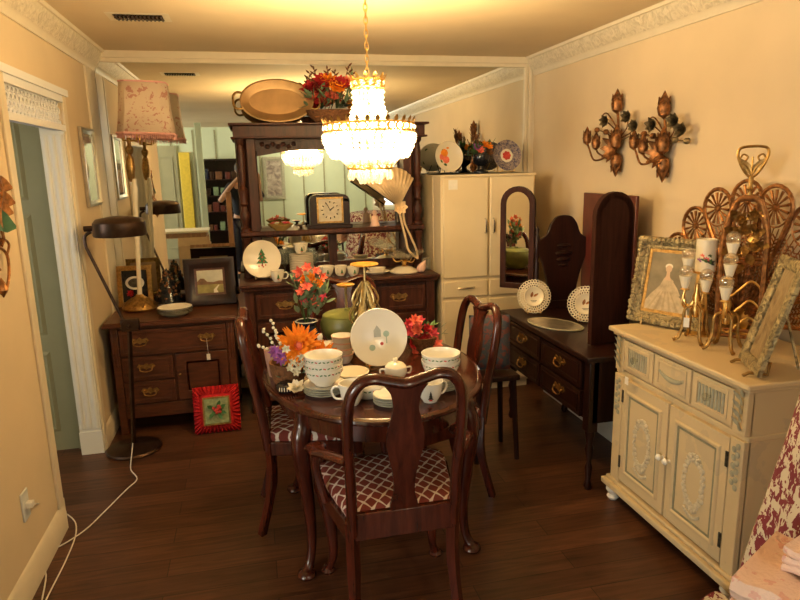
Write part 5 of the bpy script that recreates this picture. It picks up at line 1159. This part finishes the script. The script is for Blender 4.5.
# ================================================================ crystal chandelier
cc = P(369, 128, 1, 2.85)
ch = thing('crystal_chandelier', 'lit crystal basket chandelier with gold bands hanging over the dining table', 'chandelier', (cc.x, cc.y, H))
CRY = glassy('crystal', (1, .97, .9), .32, .05)
zr = cc.z-H; zt = P(369, 84, 1, 2.85).z-H; zb = P(369, 166, 1, 2.85).z-H; ze = P(369, 178, 1, 2.85).z-H
MB().lathe([(0, -.075), (.008, -.07), (.02, -.05), (.06, -.03), (.065, 0), (0, 0)], 24).build('canopy', BRASS, ch)
mb = MB(); n = int((abs(zt)-.10)/.026)
for i in range(n+1):
    c = V((0, 0, -.075-i*.026)); T = MX.Translation(c) @ MX.Rotation(pi/2*(i % 2), 4, 'Z')
    mb.tube([T @ V((.008*cos(2*pi*k/10), 0, .018*sin(2*pi*k/10))) for k in range(10)], .0026, 5, True)
mb.build('chain', BRASS, ch)
def bandring(name, r, z, n, h):
    mb = MB().m(BRASS)
    for zz in (z-h/2, z+h/2): mb.tube([(r*cos(2*pi*k/40), r*sin(2*pi*k/40), zz) for k in range(40)], .0048, 6, True)
    for i in range(n):
        a0 = 2*pi*i/n; w_ = pi/n
        mb.tube([((r+.002)*cos(a0+w_*.9*cos(t_)), (r+.002)*sin(a0+w_*.9*cos(t_)), z+h*.48*sin(t_)) for t_ in [2*pi*k/12 for k in range(12)]], .0042, 5, True)
        mb.petal(((r+.002)*cos(a0+w_), (r+.002)*sin(a0+w_), z+h/2), (.25*cos(a0), .25*sin(a0), 1), (cos(a0), sin(a0), 0), .028, .02, .2)
    mb.m(CRY)
    for i in range(n): a = 2*pi*i/n; mb.ball((r*cos(a), r*sin(a), z), h*.36, 8, 6, (.8, .8, 1))
    mb.build(name, None, ch)
R0 = .197
bandring('gold_band', R0, zr, 30, .034); bandring('gold_crown', .07, zt, 12, .03); bandring('lower_band', .098, zb, 16, .022)
for s in range(4): a = s*pi/2; MB().tube([(0, 0, zr), (R0*cos(a)*.98, R0*sin(a)*.98, zr)], .004, 6).build('stay', BRASS, ch)
MB().tube([(0, 0, zt+.03), (0, 0, zb+.02)], .007, 8).lathe([(0, -.03), (.04, -.02), (.03, 0), (0, .005)], 16, Tm((0, 0, zb+.05))).build('centre_stem', BRASS, ch)
def strand(pts, r, name='crystal_strand', step=.021):
    pts = smooth(pts, 6); mb = MB(); d = 0; last = pts[0]; acc = 0
    for p in pts:
        while acc+(p-last).length >= step:
            t_ = (step-acc)/max(1e-6, (p-last).length); last = last.lerp(p, t_); acc = 0
            c = last; mb.add([c+V((r, 0, 0)), c+V((0, r, 0)), c+V((-r, 0, 0)), c+V((0, -r, 0)), c+V((0, 0, r*1.15)), c+V((0, 0, -r*1.15))], [(0, 1, 4), (1, 2, 4), (2, 3, 4), (3, 0, 4), (1, 0, 5), (2, 1, 5), (3, 2, 5), (0, 3, 5)])
        acc += (p-last).length; last = p
    if mb.v: mb.build(name, CRY, ch, flat=True)
cy = lambda r, a, z: V((r*cos(a), r*sin(a), z))
for i in range(20): a = 2*pi*i/20; strand([cy(.066, a, zt-.015), cy(.062, a, zt-.08), cy(.075, a, zr+.06), cy(.085, a, zr+.012)], .011)
for i in range(40): a = 2*pi*i/40; strand([cy(R0, a, zr-.02), cy(R0*.985, a, zr-.065), cy(R0*.82, a, zr-.125), cy(.14, a, zb+.05), cy(.1, a, zb+.01)], .0135)
for i in range(30): a = 2*pi*(i+.5)/30; strand([cy(R0+.004, a, zr-.015), cy(R0+.005, a, zr-.055)], .010, 'edge_drop', .018)
for i in range(16): a = 2*pi*i/16; MB().lathe([(0, 0), (.007, -.014), (.011, -.032), (.006, -.045), (0, -.05)], 8, Tm(cy(.092, a, zb-.012))).build('pendant_drop', CRY, ch)
for i in range(10): a = 2*pi*i/10; strand([cy(.085, a, zb-.01), cy(.05, a, ze+.02), cy(.03, a, ze)], .009)
for i in range(8): a = 2*pi*i/8; MB().lathe([(0, 0), (.006, -.012), (.010, -.026), (.006, -.037), (0, -.042)], 8, Tm(cy(.045, a, ze+.015))).build('lower_drop', CRY, ch)
BULB = emit('bulb_glow', (1, .72, .36), 150)
for i in range(6):
    a = i*pi/3+.3; c = cy(.13, a, zr-.045)
    MB().tube([cy(.02, a, zb+.06), cy(.10, a, zr-.10), c+V((0, 0, -.03))], .005, 6).lathe([(.012, -.035), (.012, -.005), (0, -.005)], 10, Tm(c)).build('bulb_arm', BRASS, ch)
    MB().lathe([(0, -.005), (.009, 0), (.015, .018), (.011, .034), (.003, .052), (0, .055)], 10, Tm(c)).build('bulb', BULB, ch)
for z in (zt-.07, zt-.13): MB().lathe([(0, -.005), (.009, 0), (.015, .018), (.011, .034), (.003, .05), (0, .052)], 10, Tm((.014*(1 if z > zt-.1 else -1), 0, z))).build('bulb', BULB, ch)
WARM = (1, .73, .36)
def plight(name, loc, e, r=.05, c=WARM):
    l = bpy.data.lights.new(name, 'POINT'); l.energy = e; l.shadow_soft_size = r; l.color = c
    o = bpy.data.objects.new(name, l); COL.objects.link(o); o.location = loc; return o
CE = 17
for i in range(6): a = i*pi/3+.3; plight('chandelier_light', V((cc.x, cc.y, H))+cy(.13, a, zr-.01), CE, .04)
plight('chandelier_light', V((cc.x, cc.y, H))+V((0, 0, zt-.1)), CE*.6, .03)
# ================================================================ cloths at the lower right
t = thing('toile_skirted_stand', 'tall stand draped in cream cloth with burgundy floral print, at the right edge', 'draped stand', (1.60, 1.045, 0))
n = 110; pr = [(.30, 1.06), (.335, 1.055), (.35, 1.03), (.37, .9), (.42, .6), (.465, .3), (.50, .012)]
L = []
for k, (r, z) in enumerate(pr):
    f = max(0, (1.03-z))*.028; L.append([((r+f*sin(13*2*pi*j/n+1.5*sin(3*2*pi*j/n)))*cos(2*pi*j/n), (r+f*sin(13*2*pi*j/n+1.5*sin(3*2*pi*j/n)))*sin(2*pi*j/n), z) for j in range(n)])
MB().loops([[(p[0]*.02, p[1]*.02, 1.06) for p in L[0]]]+L, True, False).build('cloth', TOILE, t)
MB().lathe([(0, 1.02), (.29, 1.02), (.29, 1.05), (0, 1.05)], 30).lathe([(.03, .02), (.03, 1.02)], 12).lathe([(0, 0), (.2, 0), (.2, .02), (0, .02)], 20).build('stand', OAK, t)
q0 = P(742, 562, 1, .97)
st = thing('low_bench', 'low wooden bench carrying the folded pink quilts', 'bench', (1.0, .875, 0), radians(28))
bz = q0.z-.17
MB().bx(-.15, .15, -.13, .13, bz-.03, bz).build('seat', OAK, st, bevel=.004)
for sx in (-1, 1):
    for sy in (-1, 1): MB().tube([(sx*.13, sy*.11, bz-.02), (sx*.135, sy*.115, 0)], .016, 8).build('leg', OAK, st)
def quilt(name, lab, loc, rz, w_, d_, h_, mat, rx=0):
    t = thing(name, lab, 'quilt', loc, rz, 'pink quilts'); mb = MB()
    k = 3
    for i in range(k):
        z0 = h_*i/k; z1 = h_*(i+1)/k-.003; zc = (z0+z1)/2; hh = (z1-z0)/2
        o = [(-w_/2, zc-hh), (w_/2-.01, zc-hh), (w_/2, zc-hh*.5), (w_/2, zc+hh*.5), (w_/2-.01, zc+hh), (-w_/2, zc+hh), (-w_/2-hh*.5, zc)]
        L = [[(x, -d_/2+d_*j/10, z+.004*sin(j*1.7+i)) for x, z in o] for j in range(11)]; mb.loops(L)
    mb.build('folds', mat, t, ang=50)
    MB().tube([(-w_/2, -d_/2-.004, h_*.98), (w_/2, -d_/2-.004, h_*.98)], .006, 6).build('satin_edge', PINKP, t); return t
quilt('pink_quilt', 'folded pink quilt lower on the bench, its corner nearest the pale cabinet', (1.065, .92, bz+.001), radians(28), .25, .24, .145, PINKQ)
quilt('pink_quilt', 'folded speckled pink quilt on top, at the bottom right corner of the photo', (1.115, .89, bz+.149), radians(20), .16, .2, .055, PINKQ)
q = P(722, 596, 2, .09); t = thing('toile_bag', 'small burgundy floral cloth bag with an orange strap on the floor beside the cabinet', 'bag', (1.475, 1.655, .0005), .4)
mb = MB(); L = []
for r, z in ((.06, 0), (.085, .03), (.08, .08), (.06, .12), (.055, .135)): L.append([(r*1.1*cos(2*pi*j/24), r*.7*sin(2*pi*j/24), z+.006*sin(3*2*pi*j/24)*(z > .1)) for j in range(24)])
mb.loops(L).build('pouch', TOILE, t); MB().tube(smooth([(.05, -.03, .10), (.10, -.05, .13), (.12, -.03, .08), (.09, -.05, .03), (.05, -.07, .02)], 5), .016, 8, flat=(1.4, .4)).build('strap', plain('orange_strap', (.42, .11, .03), .5), t)
# ================================================================ the room behind the camera, seen in the mirrors
DM = D-.012
def RP(x, y, Y, dm=DM): p = P(x, y, 1, 2*dm-Y); return V((p.x, Y, p.z))
# green and yellow doors, green post
a_, b_ = RP(153, 150, YF+.05), RP(176, 150, YF+.05); panel_door_x = (a_.x, b_.x)
S('door_2', MB().bx(a_.x, b_.x, YF+.012, YF+.05, 0, 2.1).ring([(a_.x+.08, .2), (b_.x-.08, .2), (b_.x-.08, 1.9), (a_.x+.08, 1.9)], [(0, 0), (0, .012), (-.03, .004), (-.03, 0)], Tm((0, YF+.05, 0), 0, 0, 0, (1, -1, 1))), SAGE)
a_, b_ = RP(178, 150, YF+.05), RP(189, 150, YF+.05)
S('door_3', MB().bx(a_.x, b_.x, YF+.012, YF+.05, 0, 1.98), plain('yellow_paint', (.70, .50, .05), .5), bevel=.01)
a_ = RP(200, 150, -2.0); S('trim_12', MB().bx(a_.x-.06, a_.x+.04, -2.05, -1.95, 0, H), PGREEN, bevel=.004)
bs = thing('bookcase', 'dark bookcase full of oddments far behind, seen only in the big mirror', 'bookcase', ((RP(206, 150, -3).x+RP(238, 150, -3).x)/2, -3.0, 0), pi)
w_ = .42
mb = MB().bx(-w_, w_, .16, .18, 0, 1.85)
for x in (-w_, w_-.03): mb.bx(x, x+.03, -.1, .18, 0, 1.85)
mb.build('case', DARK, bs)
for z in (.1, .5, .85, 1.15, 1.45, 1.82): MB().bx(-w_+.03, w_-.03, -.1, .16, z, z+.025).build('shelf', DARK, bs)
bx0 = bs.location.x
for z in (.525, .875, 1.175, 1.475):
    x = -w_+.06
    while x < w_-.16:
        ww, hh = R.uniform(.06, .12), R.uniform(.1, .2)
        tag(MB().bx(bx0+x, bx0+x+ww, -3.05, -2.93, z+.001, z+hh).build('storage_box', R.choice([BASKET, NAVY, OAK, DKMET, PANELW, LEAF2]), bevel=.005), 'small coloured box among the oddments in the bookcase of the mirror view', 'box', 'boxes in the far bookcase'); x += ww+R.uniform(.02, .06)
a_, b_ = RP(146, 218, -.35), RP(207, 218, -.35)
tb = thing('side_table', 'pale topped wooden table in the room behind, seen in the big mirror', 'table', ((a_.x+b_.x)/2, -.62, 0)); w_ = (b_.x-a_.x)/2
MB().bx(-w_, w_, -.27, .27, .735, .765).build('top', TRIM, tb, bevel=.004)
MB().bx(-w_+.03, w_-.03, -.24, .24, .66, .735).build('apron', TAN, tb)
for sx in (-1, 1):
    for sy in (-1, 1): MB().bx(sx*(w_-.05)-.025, sx*(w_-.05)+.025, sy*.22-.025, sy*.22+.025, 0, .66).build('leg', TAN, tb)
a_, b_ = RP(179, 232, -.25), RP(210, 232, -.25)
t = thing('cardboard_box', 'open cardboard box on the floor by the table behind, seen in the big mirror', 'box', ((a_.x+b_.x)/2, -.14, 0)); w_ = (b_.x-a_.x)/2
MB().bx(-w_, w_, -.17, .17, 0, .01).bx(-w_, -w_+.006, -.17, .17, 0, .58).bx(w_-.006, w_, -.17, .17, 0, .58).bx(-w_, w_, .164, .17, 0, .58).bx(-w_, w_, -.17, -.164, 0, .58).build('walls', CARD, t)
MB().bx(-w_, w_, 0, .006, 0, .14, Tm((0, .17, .58), radians(35))).build('flap', CARD, t); MB().bx(0, .006, -.17, .17, 0, .12, Tm((w_, 0, .58), 0, radians(-30))).build('flap', CARD, t)
a_ = RP(228, 192, .55); t = thing('wooden_easel', 'tan wooden easel standing in the room, its post seen in the big mirror', 'easel', (a_.x, .55, 0))
MB().bx(-.035, .035, -.02, .02, 0, a_.z).build('post', TAN, t, bevel=.004); MB().tube([(0, -.02, a_.z-.1), (0, -.5, 0)], .015, 6).build('back_leg', TAN, t)
MB().bx(-.55, .04, .02, .04, .62, .66).build('ledge', TAN, t); MB().bx(-.55, -.51, -.02, .02, 0, .66).build('side_leg', TAN, t)
dmh = SYF+dp-.05 if False else 4.69
a_, b_ = RP(262, 157, YF+.02, dmh), RP(286, 199, YF+.02, dmh)
t = thing('ornate_wall_picture', 'large grey framed floral picture on the pale green wall, seen in the hutch mirror', 'picture', ((a_.x+b_.x)/2, YF+.013, b_.z), pi)
w_, h_ = abs(b_.x-a_.x), a_.z-b_.z
MB().ring(rect(w_-.14, h_-.14, .07), [(0, 0), (0, .015), (.03, .03), (.07, .02), (.07, 0)]).build('frame', PALEG, t)
MB().bx(-w_/2+.06, w_/2-.06, -.008, 0, .06, h_-.06).build('print', carved('grey_floral_print', (.22, .17, .15), (.55, .47, .38), 9, 0), t)
# windows giving the cool daylight of the front room
DAY = emit('daylight_pane', (.95, .97, .95), 2.6)
def window(n, x0, x1, y0, y1):
    mb = MB(); 
    if abs(x1-x0) > .3: mb.bx(x0-.06, x1+.06, y0-.01, y0+.03, .85, 2.15).m
    return mb
wm = MB().m(TRIM).bx(2.35, 3.35, YF+.0, YF+.03, .8, 2.15).m(DAY).bx(2.43, 2.83, YF+.03, YF+.034, .9, 2.07).bx(2.88, 3.28, YF+.03, YF+.034, .9, 2.07); S('window_1', wm, flat=True)
wm = MB().m(TRIM).bx(XW, XW+.03, -2.3, -.7, .8, 2.15).m(DAY).bx(XW+.03, XW+.034, -2.22, -1.53, .88, 2.07).bx(XW+.03, XW+.034, -1.47, -.78, .88, 2.07); S('window_2', wm, flat=True)
def alight(name, loc, rot, sx, sy, e, c):
    l = bpy.data.lights.new(name, 'AREA'); l.shape = 'RECTANGLE'; l.size, l.size_y = sx, sy; l.energy = e; l.color = c
    o = bpy.data.objects.new(name, l); COL.objects.link(o); o.location = loc; o.rotation_euler = rot; return o
alight('window_light', (2.85, YF+.06, 1.5), (radians(90), 0, radians(180)), .9, 1.2, 7, (1, .97, .9))
alight('window_light', (XW+.06, -1.5, 1.5), (radians(90), 0, radians(-90)), 1.4, 1.2, 90, (1, .97, .85))
for lx, le in ((1.2, 55), (-2.4, 30)):  # unseen domes and lamps added to brighten the front wall in the mirrors
    t = thing('fill_dome', 'unseen dome added to light the front room' + (' near the window' if lx > 0 else ' by the yellow door'), 'fill light', (lx, -2.0, H))
    MB().lathe([(.0, -.012), (.17, -.012), (.175, 0), (0, 0)], 24).build('rim', TRIM, t); MB().lathe([(0, -.09), (.08, -.08), (.14, -.045), (.155, -.012), (0, -.012)], 24).build('dome', emit('fill_dome_glow', (1, .88, .66), 5), t)
    plight('fill_lamp', (lx, -2.0, H-.16), le, .12, (1, .88, .66))
# hall lamp beyond the doorway: daylight from the hall's own window
wm = MB().m(TRIM).bx(XL-1.6, XL-1.57, 2.35, 3.25, .8, 2.1).m(DAY).bx(XL-1.57, XL-1.566, 2.43, 3.17, .88, 2.02); S('window_3', wm, flat=True)
alight('window_light', (XL-1.54, 2.8, 1.5), (radians(90), 0, radians(-90)), .7, 1.1, 4, (1, .95, .82))
# ================================================================ the photographer, reflected in the mirror
def skin(name, verts, edges, rad, mat, parent, root=0, sub=2):
    me = bpy.data.meshes.new(name); me.from_pydata(verts, edges, []); me.materials.append(mat)
    o = bpy.data.objects.new(name, me); COL.objects.link(o); o.parent = parent
    m = o.modifiers.new('k', 'SKIN'); m.use_smooth_shade = True
    for v_, r_ in zip(me.skin_vertices[0].data, rad): v_.radius = r_ if isinstance(r_, tuple) else (r_, r_)
    me.skin_vertices[0].data[root].use_root = True
    u = o.modifiers.new('u', 'SUBSURF'); u.levels = u.render_levels = sub
    return o
SKIN = plain('skin_tone', (.55, .32, .22), .55, 0, .3, .05, 20); SHIRT = plain('dark_shirt', (.02, .022, .03), .85, 0, .2, .2, 40); HAIRM = plain('brown_hair', (.05, .03, .02), .6, 0, .3, .3, 60)
PX = -.12
pe = thing('person', 'person in a dark shirt holding a small camera, reflected in the mirror', 'person', (PX, -.36, 0))
vs, es, rs = [], [], []
def vx_(p, r, a=None):
    vs.append(p); rs.append(r)
    if a is not None: es.append((a, len(vs)-1))
    return len(vs)-1
pel = vx_((0, 0, .95), (.15, .11)); w1 = vx_((0, -.01, 1.08), (.14, .10), pel); c1 = vx_((0, -.01, 1.25), (.16, .115), w1); c2 = vx_((0, -.01, 1.40), (.13, .09), c1); nk = vx_((0, .0, 1.49), .05, c2); hd0 = vx_((0, .02, 1.57), (.065, .075), nk); hd1 = vx_((0, .03, 1.65), (.076, .092), hd0); vx_((0, .02, 1.72), (.06, .07), hd1)
for s in (-1, 1):
    sh_ = vx_((s*.17, -.01, 1.40), .058, c2); el1 = vx_((s*.25, .03, 1.28), .047, sh_); el = vx_((-.33 if s < 0 else .25, .09, 1.19), .042, el1); fo = vx_((-.18 if s < 0 else .24, .21, 1.38), .036, el); wr = vx_((s*.125-PX, .29, 1.56), .026, fo); pm = vx_((s*.085-PX, .312, 1.615), (.030, .018), wr)
    for k in range(4):
        b0 = vx_((s*.068-PX, .322+.004*k, 1.660-.014*k), .009, pm); vx_((s*(.050+.004*(k % 2))-PX, .338, 1.664-.014*k), .0085, b0)
    th_ = vx_((s*.066-PX, .300, 1.612), .010, pm); vx_((s*.045-PX, .312, 1.622), .009, th_)
    hp = vx_((s*.09, 0, .88), .09, pel); kn = vx_((s*.10, .02, .5), .06, hp); an = vx_((s*.11, -.02, .08), .042, kn); vx_((s*.125, .09, .04), .035, an)
skin('body', vs, es, rs, SKIN, pe)
def sub_skin(name, idx_pts, mat, links): skin(name, [p for p, r in idx_pts], links, [r for p, r in idx_pts], mat, pe)
sub_skin('shirt', [((0, 0, .92), (.175, .135)), ((0, -.01, 1.08), (.165, .125)), ((0, -.01, 1.25), (.18, .135)), ((0, -.01, 1.40), (.15, .105)), ((.17, -.01, 1.40), .072), ((.25, .03, 1.28), .062), ((.285, .06, 1.22), .06), ((-.17, -.01, 1.40), .072), ((-.25, .03, 1.28), .062), ((-.285, .06, 1.22), .06)], SHIRT, [(0, 1), (1, 2), (2, 3), (3, 4), (4, 5), (5, 6), (3, 7), (7, 8), (8, 9)])
sub_skin('trousers', [((0, 0, .93), (.165, .125)), ((.09, 0, .86), .105), ((.10, .02, .5), .08), ((.11, -.02, .09), .07), ((-.09, 0, .86), .105), ((-.10, .02, .5), .08), ((-.11, -.02, .09), .07)], NAVY, [(0, 1), (1, 2), (2, 3), (0, 4), (4, 5), (5, 6)])
MB().ball((0, .0, 1.665), .1, 18, 12, (.92, 1, 1.05)).build('hair', HAIRM, pe)
mb = MB().lathe([(.011, 0), (.016, .008), (.009, .022), (.006, .04), (0, .045)], 8, along((0, .115, 1.61), (0, .09, 1.66))); mb.build('nose', SKIN, pe)
for s in (-1, 1):
    MB().m(WHITEC).ball((s*.03, .105, 1.655), .012, 8, 6).m(BLACK).ball((s*.03, .113, 1.655), .006, 8, 6).build('eye', None, pe); MB().ball((s*.078, .02, 1.63), .026, 8, 6, (.35, .6, 1)).build('ear', SKIN, pe)
    MB().ball((s*.125, .05, .045), .055, 12, 8, (.8, 2.1, .8)).build('shoe', BLACK, pe)
MB().ball((0, .098, 1.575), .02, 10, 6, (1.2, .4, .35)).build('mouth', REDD, pe)
t = thing('compact_camera', 'small dark compact camera held up by the reflected person', 'camera', (0, -.036, 1.605))
MB().bx(-.048, .048, .0, .022, 0, .058).build('body', BLACK, t, bevel=.005); MB().lathe([(.022, 0), (.022, .01), (0, .01)], 18, along((0, .022, .032), (0, 1, .032))).build('lens', DKMET, t)
# ================================================================ world and view
wd = bpy.data.worlds.new('world'); SC.world = wd; wd.use_nodes = True; wd.node_tree.nodes['Background'].inputs[0].default_value = (.9, .8, .65, 1); wd.node_tree.nodes['Background'].inputs[1].default_value = .04
SC.view_settings.view_transform = 'Standard'; SC.view_settings.look = 'None'; SC.view_settings.gamma = 1; SC.view_settings.use_curve_mapping = False
SC.view_settings.exposure = .55
SC.cycles.max_bounces = 8; SC.cycles.transparent_max_bounces = 24; SC.cycles.caustics_reflective = True; SC.cycles.caustics_refractive = False; SC.cycles.sample_clamp_indirect = 4
